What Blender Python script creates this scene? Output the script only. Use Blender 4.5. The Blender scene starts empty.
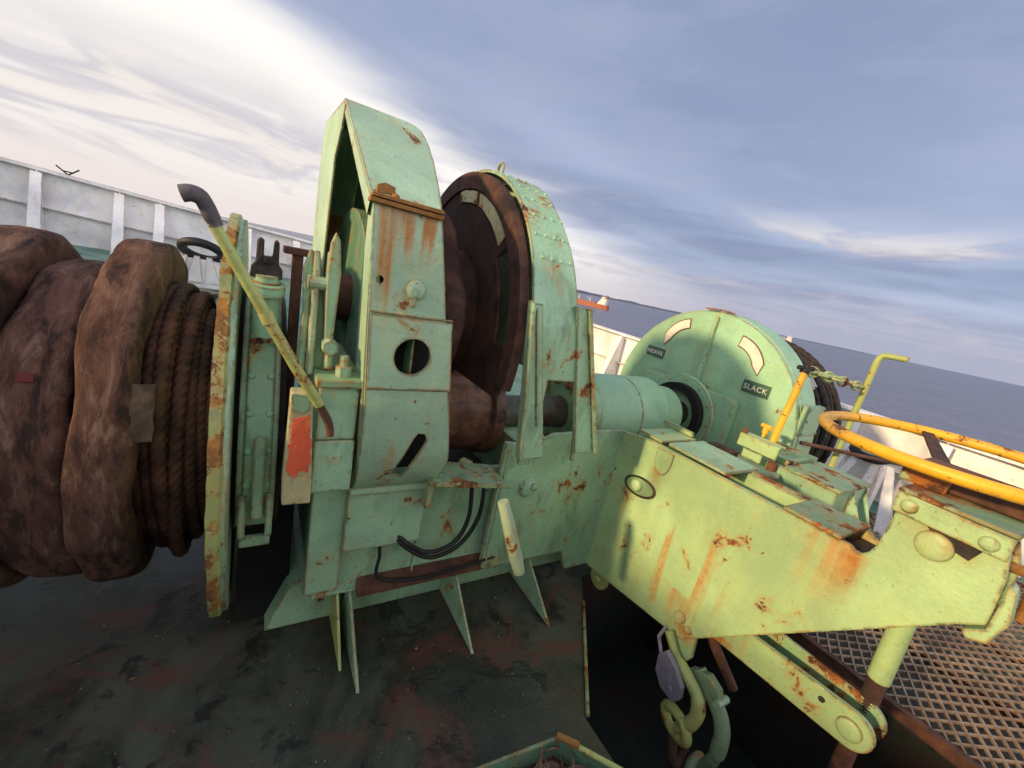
import bpy, bmesh, math, random
from mathutils import Vector, Matrix, noise
random.seed(7)
R = math.radians
PI = math.pi
scene = bpy.context.scene
COL = scene.collection

# ------------------------------------------------------------------ camera
F_PX = 410.0
_r = R(11.95)
_n = Vector((math.sin(_r), math.cos(_r), 104.0 / F_PX)).normalized()      # world up in camera axes
_x = 262 - 512
_y = (104.0 - _x * math.sin(_r)) / math.cos(_r)
_Y = Vector((_x, _y, -F_PX)).normalized()
_X = _Y.cross(_n).normalized()
_Y = _n.cross(_X).normalized()
cd = bpy.data.cameras.new('camera')
cam = bpy.data.objects.new('camera', cd)
COL.objects.link(cam)
cd.sensor_fit = 'HORIZONTAL'
cd.sensor_width = 36.0
cd.lens = 36.0 * F_PX / 1024.0
cd.clip_start = 0.03
cd.clip_end = 60000
cam.matrix_world = Matrix.Translation((0, 0, 1.7)) @ Matrix((_X, _Y, _n)).to_4x4()
scene.camera = cam

# ------------------------------------------------------------------ light
SUN_EL, SUN_DIR = 16.5, Vector((-1.0, -0.02))
w = bpy.data.worlds.new('World')
scene.world = w
w.use_nodes = True


class NT:
    """tiny helper for node trees"""
    def __init__(s, tree):
        s.t = tree
        s.t.nodes.clear()

    def n(s, typ, **kw):
        nd = s.t.nodes.new(typ)
        for k, v in kw.items():
            if k.startswith('i_'):
                nd.inputs[k[2:].replace('_', ' ')].default_value = v
            else:
                setattr(nd, k, v)
        return nd

    def l(s, a, b):
        s.t.links.new(a, b)

    def val(s, sock, v):
        if isinstance(v, bpy.types.NodeSocket):
            s.l(v, sock)
        elif v is not None:
            sock.default_value = v

    def math(s, op, a, b=None, c=None, clamp=False):
        m = s.n('ShaderNodeMath', operation=op, use_clamp=clamp)
        for i, v in enumerate((a, b, c)):
            s.val(m.inputs[i], v)
        return m.outputs[0]

    def mix(s, f, a, b, blend='MIX'):
        m = s.n('ShaderNodeMix', data_type='RGBA', blend_type=blend)
        s.val(m.inputs[0], f)
        for sock, v in ((m.inputs[6], a), (m.inputs[7], b)):
            if isinstance(v, tuple):
                v = (*v[:3], 1)
            s.val(sock, v)
        return m.outputs[2]

    def ramp(s, f, lo, hi, a=0.0, b=1.0):
        m = s.n('ShaderNodeMapRange', interpolation_type='SMOOTHSTEP')
        s.val(m.inputs[0], f)
        m.inputs[1].default_value = lo
        m.inputs[2].default_value = hi
        m.inputs[3].default_value = a
        m.inputs[4].default_value = b
        return m.outputs[0]

    def noise(s, vec, scale, detail=6, rough=0.6, dist=0.0):
        m = s.n('ShaderNodeTexNoise')
        m.inputs['Scale'].default_value = scale
        m.inputs['Detail'].default_value = detail
        m.inputs['Roughness'].default_value = rough
        m.inputs['Distortion'].default_value = dist
        if vec is not None:
            s.l(vec, m.inputs['Vector'])
        return m.outputs[0]

    def scale(s, vec, sx, sy, sz, loc=(0, 0, 0), rot=(0, 0, 0)):
        m = s.n('ShaderNodeMapping')
        m.inputs['Scale'].default_value = (sx, sy, sz)
        m.inputs['Location'].default_value = loc
        m.inputs['Rotation'].default_value = rot
        s.l(vec, m.inputs['Vector'])
        return m.outputs[0]


W = NT(w.node_tree)
tc = W.n('ShaderNodeTexCoord').outputs['Generated']
sky = W.n('ShaderNodeTexSky', sky_type='NISHITA')
sky.sun_disc = False
sky.sun_elevation = R(SUN_EL)
sky.sun_rotation = math.atan2(SUN_DIR.x, SUN_DIR.y)
nish = W.mix(1.0, sky.outputs[0], (0.10, 0.10, 0.10), 'MULTIPLY')
sep = W.n('ShaderNodeSeparateXYZ')
W.l(tc, sep.inputs[0])
dx, dy, dz = sep.outputs
zc = W.math('MAXIMUM', dz, 0.03)
px = W.math('DIVIDE', dx, zc)
py = W.math('DIVIDE', dy, zc)
comb = W.n('ShaderNodeCombineXYZ')
W.l(px, comb.inputs[0]); W.l(py, comb.inputs[1])
cp = comb.outputs[0]                       # a point on the flat cloud layer
# edge of the big cloud sheet
edge = W.math('SUBTRACT', W.math('SUBTRACT', py, W.math('MULTIPLY', px, 0.66)), 2.75)
wob = W.noise(W.scale(cp, 0.35, 0.9, 1, rot=(0, 0, R(-33))), 1.0, 5, 0.55, 0.4)
edge = W.math('ADD', edge, W.math('MULTIPLY', W.math('SUBTRACT', wob, 0.5), 1.6))
edge = W.math('DIVIDE', edge, W.math('ADD', W.math('MULTIPLY', W.math('ABSOLUTE', px), 0.35), 0.75))
m_bright = W.ramp(edge, -0.55, 0.75)
# streaks inside the bright sheet
streak = W.noise(W.scale(cp, 0.13, 0.62, 1, rot=(0, 0, R(-36))), 1.0, 4, 0.45, 0.8)
sfade = W.ramp(dz, 0.02, 0.16)
puff = W.noise(W.scale(tc, 4.0, 4.0, 15.0, rot=(0, 0, 0.6)), 1.0, 9, 0.56, 0.15)
bright_c = W.mix(W.math('MULTIPLY', W.ramp(W.math('ADD', W.math('MULTIPLY', streak, 0.7), W.math('MULTIPLY', puff, 0.3)), 0.40, 0.62), sfade), (0.98, 0.93, 0.885), (0.83, 0.79, 0.785))
glow = W.ramp(edge, 2.6, 0.1)
bright_c = W.mix(W.math('MULTIPLY', glow, 0.75), bright_c, (1.10, 1.06, 1.02))
# blue grey high overcast
soft = W.noise(W.scale(cp, 0.28, 0.42, 1, rot=(0, 0, R(-30))), 1.0, 3, 0.42, 0.2)
over = W.mix(W.ramp(soft, 0.30, 0.72), (0.29, 0.355, 0.54), (0.48, 0.545, 0.75))
over = W.mix(W.math('MULTIPLY', W.ramp(puff, 0.42, 0.64), 0.22), over, (0.52, 0.56, 0.72))
over = W.mix(0.12, over, nish)
col = W.mix(m_bright, over, bright_c)
# broken low clouds
lowv = W.scale(tc, 2.4, 2.4, 11.0, loc=(0.3, 0.0, 0.2))
low = W.noise(lowv, 1.0, 8, 0.55, 0.5)
lowm = W.math('MULTIPLY', W.ramp(low, 0.46, 0.56), W.ramp(dz, 0.02, 0.06))
lowm = W.math('MULTIPLY', lowm, W.ramp(dz, 0.24, 0.16))
lowc = W.mix(W.ramp(low, 0.50, 0.62), (0.56, 0.54, 0.63), (0.92, 0.85, 0.80))
col = W.mix(W.math('MULTIPLY', lowm, 0.85), col, lowc)
dark = W.noise(W.scale(tc, 2.2, 2.2, 16.0, loc=(3, 1, 2)), 1.0, 5, 0.5, 0.4)
darkm = W.math('MULTIPLY', W.ramp(dark, 0.50, 0.64), W.ramp(dz, 0.30, 0.18))
darkm = W.math('MULTIPLY', darkm, W.math('SUBTRACT', 1.0, W.math('MULTIPLY', m_bright, 0.85)))
col = W.mix(W.math('MULTIPLY', darkm, 0.6), col, (0.25, 0.30, 0.46))
# hazy horizon
hz = W.ramp(dz, 0.13, 0.0)
right = W.ramp(dx, 0.35, 0.97)
hcol = W.mix(right, (0.84, 0.74, 0.72), (0.46, 0.46, 0.58))
col = W.mix(W.math('MULTIPLY', hz, 0.80), col, hcol)
# the sky behind and overhead, brighter towards the evening sun
back = W.math('MULTIPLY', W.ramp(dy, 0.1, -0.5), W.ramp(dz, -0.05, 0.1))
back = W.math('MULTIPLY', back, W.ramp(dz, 0.85, 0.35))
col = W.mix(W.math('MULTIPLY', back, 0.9), col, (1.85, 1.80, 1.82))
top = W.ramp(dz, 0.60, 0.85)
col = W.mix(top, col, (0.48, 0.53, 0.66))
west = W.math('MULTIPLY', W.ramp(dx, -0.55, -0.95), W.ramp(dz, 0.7, 0.1))
col = W.mix(W.math('MULTIPLY', west, 0.9), col, (1.35, 1.0, 0.68))
bg = W.n('ShaderNodeBackground')
W.l(col, bg.inputs[0])
bg.inputs[1].default_value = 1.0
wo = W.n('ShaderNodeOutputWorld')
W.l(bg.outputs[0], wo.inputs[0])

sl = bpy.data.lights.new('sun', 'SUN')
sl.energy = 4.3
sl.color = (1.0, 0.73, 0.38)
sl.angle = R(3.5)
sun = bpy.data.objects.new('sun', sl)
COL.objects.link(sun)
_s = Vector((SUN_DIR.x, SUN_DIR.y, 0)).normalized() * math.cos(R(SUN_EL)) + Vector((0, 0, math.sin(R(SUN_EL))))
sun.rotation_euler = _s.to_track_quat('Z', 'Y').to_euler()

scene.view_settings.view_transform = 'Standard'
scene.view_settings.look = 'None'
scene.view_settings.gamma = 1.0
scene.view_settings.exposure = 0.0
scene.view_settings.use_curve_mapping = False
scene.cycles.max_bounces = 6
scene.cycles.diffuse_bounces = 3
scene.cycles.glossy_bounces = 3
scene.cycles.use_denoising = True


# ------------------------------------------------------------------ materials
def newmat(name):
    m = bpy.data.materials.new(name)
    m.use_nodes = True
    return m, NT(m.node_tree)


def finish(N, color, rough, height=None, hs=0.3, hd=0.01, metal=0.0, spec=0.5, coat=None):
    b = N.n('ShaderNodeBsdfPrincipled')
    N.val(b.inputs['Base Color'], (*color, 1) if isinstance(color, tuple) else color)
    N.val(b.inputs['Roughness'], rough)
    N.val(b.inputs['Metallic'], metal)
    b.inputs['Specular IOR Level'].default_value = spec
    if height is not None:
        bp = N.n('ShaderNodeBump')
        bp.inputs['Strength'].default_value = hs
        bp.inputs['Distance'].default_value = hd
        N.l(height, bp.inputs['Height'])
        N.l(bp.outputs[0], b.inputs['Normal'])
    o = N.n('ShaderNodeOutputMaterial')
    N.l(b.outputs[0], o.inputs[0])
    return b


def painted(name, base, rust=0.5, edge=True, grime=0.35, streak=0.5, chips=0.5, edge_r=0.014,
            rust_a=(0.36, 0.12, 0.025), rust_b=(0.07, 0.025, 0.014), under=None, seed=0.0, rough=0.42, runs=()):
    """old brush painted steel: paint, grime, rust blooms, rust runs, worn edges"""
    m, N = newmat(name)
    g = N.n('ShaderNodeNewGeometry')
    pos = N.scale(g.outputs['Position'], 1, 1, 1, loc=(seed, seed * 1.7, seed * 0.6))
    big = N.noise(pos, 1.7, 5, 0.6, 0.3)
    mid = N.noise(pos, 7.0, 8, 0.65, 0.2)
    fine = N.noise(pos, 45.0, 6, 0.6)
    c = N.mix(N.ramp(big, 0.35, 0.68), tuple(v * 0.78 for v in base), tuple(min(1, v * 1.14) for v in base))
    c = N.mix(N.math('MULTIPLY', N.ramp(mid, 0.45, 0.68), 0.45), c, (base[0] * 1.12, base[1] * 0.98, base[2] * 0.78))
    # darker grime in smears
    gr = N.noise(N.scale(pos, 3.0, 3.0, 1.1), 3.0, 8, 0.7, 0.6)
    c = N.mix(N.math('MULTIPLY', N.ramp(gr, 0.50, 0.68), grime), c, (0.075, 0.095, 0.065))
    # runs of rust
    run = N.noise(N.scale(pos, 1, 1, 0.085), 16.0, 4, 0.55, 0.15)
    zone = N.noise(pos, 1.9, 3, 0.5)
    runm = N.math('MULTIPLY', N.math('MULTIPLY', N.ramp(run, 0.52, 0.72), N.ramp(zone, 0.47, 0.64)), streak)
    runc = N.mix(N.ramp(fine, 0.35, 0.65), (0.42, 0.18, 0.045), (0.50, 0.30, 0.10))
    c = N.mix(runm, c, runc)
    sp3 = N.n('ShaderNodeSeparateXYZ'); N.l(g.outputs['Position'], sp3.inputs[0])
    for ax, cen, hw, ztop, ln, st in runs:          # stains below a rusting joint or bolt
        off = N.math('ADD', N.math('SUBTRACT', sp3.outputs[ax], cen), N.math('MULTIPLY', N.math('SUBTRACT', zone, 0.5), hw * 1.6))
        across = N.ramp(N.math('ABSOLUTE', off), hw, hw * 0.25)
        down = N.math('MULTIPLY', N.ramp(sp3.outputs[2], ztop - ln, ztop - ln * 0.1), N.ramp(sp3.outputs[2], ztop + 0.012, ztop))
        fib = N.ramp(run, 0.36, 0.60)
        mk = N.math('MULTIPLY', N.math('MULTIPLY', across, down), N.math('MULTIPLY', N.math('ADD', fib, 0.25), st), clamp=True)
        c = N.mix(mk, c, N.mix(N.ramp(mid, 0.4, 0.6), (0.40, 0.17, 0.04), (0.48, 0.28, 0.09)))
    # blooms
    bl = N.noise(pos, 5.2, 12, 0.72, 0.35)
    th = 0.675 - 0.16 * rust
    rm = N.ramp(bl, th - 0.012, th + 0.02)
    halo = N.ramp(bl, th - 0.07, th + 0.01)
    sp = N.noise(pos, 26.0, 5, 0.6)
    chip = N.ramp(sp, 0.735 - 0.07 * chips, 0.75 - 0.07 * chips)
    rm = N.math('MAXIMUM', rm, chip)
    if edge:
        bv = N.n('ShaderNodeBevel')
        bv.samples = 4
        bv.inputs['Radius'].default_value = edge_r
        dt = N.n('ShaderNodeVectorMath', operation='DOT_PRODUCT')
        N.l(bv.outputs[0], dt.inputs[0]); N.l(g.outputs['Normal'], dt.inputs[1])
        e = N.math('SUBTRACT', 1.0, dt.outputs['Value'])
        em = N.math('MULTIPLY', N.ramp(e, 0.03, 0.12), N.ramp(mid, 0.40, 0.50))
        rm = N.math('MAXIMUM', rm, N.math('MULTIPLY', em, 0.95))
        eh = N.math('MULTIPLY', N.ramp(e, 0.001, 0.03), N.ramp(bl, 0.40, 0.56))
        halo = N.math('MAXIMUM', halo, N.math('MULTIPLY', eh, 0.9))
        spe = N.math('MULTIPLY', N.ramp(sp, 0.52, 0.60), N.ramp(e, 0.001, 0.02))
        rm = N.math('MAXIMUM', rm, N.math('MULTIPLY', spe, 0.8))
    c = N.mix(N.math('MULTIPLY', halo, 0.55), c, (0.46, 0.24, 0.07))
    rc = N.mix(N.ramp(N.noise(pos, 14, 6, 0.7), 0.38, 0.62), rust_b, rust_a)
    if under:
        rc = N.mix(0.6, rc, under)
    c = N.mix(rm, c, rc)
    ro = N.mix(rm, (rough,) * 3, (0.88,) * 3)
    ro = N.math('ADD', ro, N.math('MULTIPLY', N.math('SUBTRACT', mid, 0.5), 0.35))
    brush = N.noise(N.scale(pos, 1.0, 1.0, 0.25), 60.0, 4, 0.6, 0.3)
    h = N.math('ADD', N.math('MULTIPLY', mid, 0.75), N.math('MULTIPLY', fine, 0.28))
    h = N.math('ADD', h, N.math('MULTIPLY', brush, 0.16))
    h = N.math('ADD', h, N.math('MULTIPLY', big, 1.6))
    pit = N.ramp(N.noise(pos, 90.0, 2, 0.5), 0.66, 0.74)
    c = N.mix(N.math('MULTIPLY', pit, 0.5), c, (0.10, 0.10, 0.06))
    h = N.math('SUBTRACT', h, N.math('MULTIPLY', rm, 0.28))
    h = N.math('ADD', h, N.math('MULTIPLY', N.math('MULTIPLY', fine, rm), 0.8))
    finish(N, c, ro, h, 0.75, 0.010, spec=0.45)
    return m


def rusty(name, a, b, c3=None, scale=6.0, rough=0.85, bump=0.8):
    m, N = newmat(name)
    pos = N.n('ShaderNodeNewGeometry').outputs['Position']
    n1 = N.noise(pos, scale, 10, 0.7, 0.4)
    n2 = N.noise(pos, scale * 6, 6, 0.65)
    n3 = N.noise(pos, scale * 0.5, 4, 0.6)
    c = N.mix(N.ramp(n1, 0.36, 0.64), a, b)
    if c3:
        c = N.mix(N.math('MULTIPLY', N.ramp(n3, 0.52, 0.62), N.ramp(n1, 0.42, 0.6)), c, c3)
    c = N.mix(N.ramp(n2, 0.3, 0.75, 0.0, 0.4), c, tuple(v * 0.35 for v in a))
    h = N.math('ADD', N.math('MULTIPLY', n1, 0.6), N.math('MULTIPLY', n2, 0.4))
    finish(N, c, rough, h, bump, 0.012, spec=0.35)
    return m


G = (0.325, 0.53, 0.345)
M_green = painted('green_paint', G, 0.34, grime=0.42, chips=.7)
M_gplain = painted('green_paint_small', G, 0.30, grime=0.25, edge=False)
M_beam = painted('green_paint_beam', (0.40, 0.57, 0.285), 0.30, grime=0.10, streak=0.9, seed=4.3, chips=0.45,
                 runs=((1, .44, .10, 1.045, .34, .75), (1, .37, .05, 1.03, .22, .9), (1, .93, .10, .40, .2, .7), (1, 1.36, .05, .74, .32, .8), (1, .80, .16, .27, .10, .9), (1, .20, .16, 1.225, .10, .6), (1, 1.22, .05, .90, .12, .5)))
M_guard = painted('green_paint_guard', (0.39, 0.58, 0.40), 0.26, grime=0.12, streak=0.95, seed=9.1, chips=0.7,
                  runs=((0, .325, .040, 1.835, .42, 1.7), (0, .37, .05, 1.835, .20, 1.7), (0, .455, .03, 1.835, .22, 1.7), (0, .345, .012, 1.60, .2, .5), (0, .60, .02, 1.5, .35, .6)))
M_gear = painted('green_paint_gear_case', (0.33, 0.56, 0.36), 0.12, grime=0.10, streak=0.3, seed=2.2, chips=0.3)
M_dgreen = painted('dark_green_paint', (0.14, 0.30, 0.19), 0.35, grime=0.5, seed=5.5)
M_rustgreen = painted('rusty_green_paint', (0.24, 0.40, 0.22), 0.80, grime=0.5, seed=7.7, chips=1.0)
M_brown = rusty('rusty_brown_steel', (0.085, 0.040, 0.030), (0.21, 0.085, 0.055), (0.05, 0.028, 0.024), 5.0)
M_rimbrown = rusty('rim_brown_steel', (0.055, 0.028, 0.022), (0.15, 0.062, 0.042), (0.035, 0.02, 0.018), 5.0)
M_hub = rusty('oily_hub_steel', (0.12, 0.052, 0.032), (0.32, 0.15, 0.085), (0.06, 0.03, 0.025), 6.0, .45, .5)
M_dbrown = rusty('dark_brown_steel', (0.045, 0.022, 0.018), (0.12, 0.05, 0.034), (0.03, 0.018, 0.016), 4.0)
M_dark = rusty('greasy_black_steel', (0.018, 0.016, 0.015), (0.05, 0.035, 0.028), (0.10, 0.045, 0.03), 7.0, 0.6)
M_orange = rusty('flaking_rust', (0.30, 0.13, 0.035), (0.42, 0.22, 0.07), (0.12, 0.05, 0.03), 9.0)
M_white = painted('white_paint', (0.86, 0.84, 0.87), 0.05, grime=0.02, streak=0.25, chips=0.2, seed=1.1, rough=0.5)
M_yellow = painted('yellow_paint', (0.87, 0.46, 0.03), 0.50, grime=0.22, streak=0.3, chips=1.25, seed=3.1, edge=False,
                   rust_a=(0.20, 0.08, 0.03))
M_yg = painted('yellow_green_paint', (0.42, 0.49, 0.17), 0.55, grime=0.35, seed=6.6, chips=0.9, edge=False)
M_pale = painted('pale_cream_paint', (0.55, 0.50, 0.27), 0.75, grime=0.55, seed=8.4, chips=1.0, edge=False)
M_red = painted('orange_red_paint', (0.75, 0.13, 0.06), 0.25, grime=0.15, seed=1.9, chips=0.8, edge=False)
M_lilac = rusty('grey_lilac_steel', (0.24, 0.21, 0.27), (0.34, 0.30, 0.37), None, 9.0, 0.6, 0.4)
M_rim = painted('flaking_rim_paint', (0.36, 0.42, 0.16), 1.15, grime=0.4, seed=12.0, chips=1.6, edge=False, rust_a=(0.42, 0.19, 0.04), rust_b=(0.16, 0.07, 0.03))
M_pipe = painted('pale_pipe_paint', (0.42, 0.52, 0.34), 0.45, grime=0.3, seed=15.0, chips=1.0, edge=False)
M_hook = painted('worn_green_steel', (0.24, 0.34, 0.20), 0.5, grime=0.5, seed=14.0, chips=.8, edge=False)
M_griprub = rusty('worn_dark_grip', (0.07, 0.06, 0.065), (0.15, 0.13, 0.14), None, 9.0, 0.6, 0.4)
M_rubber = rusty('black_rubber', (0.010, 0.010, 0.011), (0.025, 0.024, 0.024), None, 9.0, 0.55, 0.3)
M_shaft = rusty('greasy_shaft', (0.05, 0.055, 0.04), (0.12, 0.12, 0.08), (0.07, 0.035, 0.02), 6.0, 0.5, 0.4)


def simple(name, col, rough=0.6):
    m, N = newmat(name)
    pos = N.n('ShaderNodeNewGeometry').outputs['Position']
    n = N.noise(pos, 18, 6, 0.65)
    c = N.mix(N.ramp(n, 0.3, 0.7), tuple(v * 0.78 for v in col), col)
    finish(N, c, rough, n, 0.2, 0.004)
    return m


M_letter = simple('white_lettering', (0.78, 0.76, 0.66))
M_plate = simple('dark_green_plate', (0.055, 0.13, 0.08))
M_pink = simple('pale_pink_paint', (0.88, 0.76, 0.64))
M_outline = simple('brown_outline', (0.17, 0.085, 0.045))
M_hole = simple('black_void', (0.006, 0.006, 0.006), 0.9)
M_ltan = simple('light_wood', (0.45, 0.33, 0.2))


def mat_deck():
    m, N = newmat('deck_paint')
    pos = N.n('ShaderNodeNewGeometry').outputs['Position']
    n1 = N.noise(pos, 1.3, 10, 0.68, 0.5)
    n2 = N.noise(pos, 5.0, 10, 0.7, 0.6)
    n3 = N.noise(pos, 70.0, 4, 0.6)
    n4 = N.noise(N.scale(pos, 1, 1, 1, loc=(5, 2, 0)), 2.3, 9, 0.7, 0.8)
    c = N.mix(N.ramp(n1, 0.38, 0.62), (0.030, 0.033, 0.024), (0.082, 0.088, 0.062))
    c = N.mix(N.math('MULTIPLY', N.ramp(n4, 0.48, 0.62), 0.85), c, (0.115, 0.045, 0.034))
    c = N.mix(N.math('MULTIPLY', N.ramp(n2, 0.53, 0.62), 0.85), c, (0.012, 0.014, 0.013))
    # the clean green coat away from the windlass
    sepp = N.n('ShaderNodeSeparateXYZ'); N.l(pos, sepp.inputs[0])
    far = N.math('MAXIMUM', N.ramp(sepp.outputs[1], 2.6, 4.2), N.ramp(sepp.outputs[0], 3.6, 4.6))
    gc = N.mix(N.ramp(n2, 0.4, 0.65), (0.10, 0.21, 0.155), (0.15, 0.29, 0.22))
    c = N.mix(far, c, gc)
    spk = N.ramp(N.noise(pos, 38.0, 2, 0.5), 0.73, 0.77)
    c = N.mix(N.math('MULTIPLY', spk, 0.7), c, (0.20, 0.20, 0.15))
    wet = N.ramp(n1, 0.62, 0.40)
    ro = N.math('SUBTRACT', 0.78, N.math('MULTIPLY', wet, 0.50))
    h = N.math('ADD', N.math('MULTIPLY', n2, 0.8), N.math('MULTIPLY', n3, 0.25))
    finish(N, c, ro, h, 0.7, 0.012, spec=0.45)
    return m


M_deck = mat_deck()
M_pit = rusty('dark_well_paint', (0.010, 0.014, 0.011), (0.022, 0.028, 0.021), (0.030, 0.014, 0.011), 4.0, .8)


def mat_sea():
    m, N = newmat('sea_water')
    pos = N.n('ShaderNodeNewGeometry').outputs['Position']
    n1 = N.noise(N.scale(pos, 1, 1, 1), 0.55, 8, 0.62, 0.4)
    n2 = N.noise(N.scale(pos, 1, 1, 1), 0.035, 5, 0.6, 0.3)
    c = N.mix(N.ramp(n2, 0.35, 0.65), (0.125, 0.13, 0.19), (0.16, 0.165, 0.235))
    n5 = N.noise(N.scale(pos, 1, 1, 1, rot=(0, 0, .4)), 0.16, 7, 0.7, 0.6)
    c = N.mix(N.math('MULTIPLY', N.ramp(n5, 0.46, 0.64), 0.5), c, (0.20, 0.205, 0.27))
    c = N.mix(N.math('MULTIPLY', N.ramp(n1, 0.55, 0.40), 0.35), c, (0.07, 0.08, 0.13))
    h = N.math('ADD', N.math('MULTIPLY', n1, 1.0), N.math('MULTIPLY', n2, 5.0))
    finish(N, c, 0.30, h, 0.9, 0.9, spec=0.30)
    return m


M_sea = mat_sea()


def mat_cloth():
    m, N = newmat('stained_canvas')
    pos = N.n('ShaderNodeNewGeometry').outputs['Position']
    n1 = N.noise(N.scale(pos, 2.6, 1, 1), 3.2, 12, 0.72, 0.5)
    n2 = N.noise(N.scale(pos, 3.0, .8, .8, loc=(3, 3, 3)), 7.0, 12, 0.72, 0.5)
    n3 = N.noise(pos, 120.0, 3, 0.6)
    c = N.mix(N.ramp(n1, 0.34, 0.66), (0.052, 0.022, 0.016), (0.165, 0.080, 0.057))
    c = N.mix(N.math('MULTIPLY', N.ramp(n2, 0.50, 0.62), 0.85), c, (0.022, 0.014, 0.013))
    c = N.mix(N.math('MULTIPLY', N.ramp(n2, 0.49, 0.34), 0.45), c, (0.32, 0.20, 0.15))
    h = N.math('ADD', N.math('MULTIPLY', n2, 0.7), N.math('MULTIPLY', n3, 0.12))
    finish(N, c, 0.9, h, 0.6, 0.02, spec=0.25)
    return m


M_cloth = mat_cloth()
M_flap = rusty('tan_leather', (0.075, 0.045, 0.034), (0.17, 0.11, 0.08), (0.04, 0.025, 0.02), 8.0, 0.85, 0.5)
M_redcloth = simple('red_cloth', (0.13, 0.022, 0.024), 0.9)


def mat_rope():
    m, N = newmat('greasy_rope')
    pos = N.n('ShaderNodeNewGeometry').outputs['Position']
    n1 = N.noise(pos, 7.0, 6, 0.7)
    n2 = N.noise(pos, 160.0, 3, 0.6)
    c = N.mix(N.ramp(n1, 0.38, 0.65), (0.042, 0.017, 0.012), (0.13, 0.050, 0.032))
    finish(N, c, 0.75, n2, 0.5, 0.002, spec=0.4)
    return m


M_rope = mat_rope()
M_drope = rusty('black_tarred_rope', (0.016, 0.013, 0.012), (0.055, 0.038, 0.030), None, 10, 0.7, 0.8)


# ------------------------------------------------------------------ geometry helpers
ROOT = {}


def tag(o, label=None, cat=None, group=None, kind=None):
    if label: o['label'] = label
    if cat: o['category'] = cat
    if group: o['group'] = group
    if kind: o['kind'] = kind
    return o


def thing(name, label, cat, loc=(0, 0, 0), group=None):
    o = bpy.data.objects.new(name, None)
    COL.objects.link(o)
    o.location = loc
    o.empty_display_size = 0.1
    ROOT[o.name] = Vector(loc)
    return tag(o, label, cat, group)


def obj(name, bm, mat, parent=None, bevel=0.0, smooth=False, cuts=None):
    """one bmesh (in world coordinates) becomes ONE object, a part when parent is given"""
    base = ROOT[parent.name] if parent else Vector((0, 0, 0))
    bmesh.ops.recalc_face_normals(bm, faces=bm.faces[:])
    bm.transform(Matrix.Translation(-base))
    me = bpy.data.meshes.new(name)
    bm.to_mesh(me); bm.free()
    o = bpy.data.objects.new(name, me)
    COL.objects.link(o)
    ms = mat if isinstance(mat, (list, tuple)) else [mat]
    for m in ms: me.materials.append(m)
    if cuts:
        for cb in cuts:
            bmesh.ops.recalc_face_normals(cb, faces=cb.faces[:])
            cb.transform(Matrix.Translation(-base))
            cm = bpy.data.meshes.new('cut'); cb.to_mesh(cm); cb.free()
            co = bpy.data.objects.new('cut', cm); COL.objects.link(co)
            md = o.modifiers.new('b', 'BOOLEAN'); md.object = co; md.solver = 'EXACT'; md.operation = 'DIFFERENCE'
            dg = bpy.context.evaluated_depsgraph_get(); dg.update()
            nm = bpy.data.meshes.new_from_object(o.evaluated_get(dg))
            o.modifiers.clear()
            o.data = nm
            bpy.data.objects.remove(co)
        me = o.data
    if smooth:
        for p in me.polygons: p.use_smooth = True
        try:
            me.set_sharp_from_angle(angle=R(38))
        except Exception:
            pass
    if bevel > 0:
        md = o.modifiers.new('bevel', 'BEVEL')
        md.width = bevel; md.segments = 2; md.limit_method = 'ANGLE'; md.angle_limit = R(38)
        md.harden_normals = False
    if parent:
        o.parent = parent
        ROOT[o.name] = base
    else:
        ROOT[o.name] = Vector((0, 0, 0))
    return o


def B(): return bmesh.new()


def box(bm, a, b, rot=None, piv=None, mi=0):
    x0, y0, z0 = a; x1, y1, z1 = b
    v = [Vector(p) for p in ((x0, y0, z0), (x1, y0, z0), (x1, y1, z0), (x0, y1, z0),
                             (x0, y0, z1), (x1, y0, z1), (x1, y1, z1), (x0, y1, z1))]
    if rot is not None:
        c = Vector(piv) if piv else sum(v, Vector()) / 8
        v = [rot @ (p - c) + c for p in v]
    vs = [bm.verts.new(p) for p in v]
    for f in ((0, 3, 2, 1), (4, 5, 6, 7), (0, 1, 5, 4), (1, 2, 6, 5), (2, 3, 7, 6), (3, 0, 4, 7)):
        bm.faces.new([vs[i] for i in f]).material_index = mi
    return bm


def prism(bm, pts, axis, a, b, mi=0):
    """polygon pts in the plane normal to axis; x: (y,z)  y: (x,z)  z: (x,y)"""
    def P(p, d):
        return {'x': (d, p[0], p[1]), 'y': (p[0], d, p[1]), 'z': (p[0], p[1], d)}[axis]
    A = [bm.verts.new(P(p, a)) for p in pts]
    Bv = [bm.verts.new(P(p, b)) for p in pts]
    bm.faces.new(A).material_index = mi
    bm.faces.new(list(reversed(Bv))).material_index = mi
    n = len(pts)
    for i in range(n):
        bm.faces.new((A[i], Bv[i], Bv[(i + 1) % n], A[(i + 1) % n])).material_index = mi
    return bm


def frames(pts, closed=False):
    n = len(pts)
    T = []
    for i in range(n):
        if closed:
            t = pts[(i + 1) % n] - pts[i - 1]
        else:
            t = pts[min(i + 1, n - 1)] - pts[max(i - 1, 0)]
        T.append(t.normalized())
    up = Vector((0, 0, 1)) if abs(T[0].z) < 0.9 else Vector((1, 0, 0))
    N0 = (up - T[0] * up.dot(T[0])).normalized()
    out = []
    for i in range(n):
        N0 = (N0 - T[i] * N0.dot(T[i])).normalized()
        out.append((T[i], N0, T[i].cross(N0)))
    return out


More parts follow.
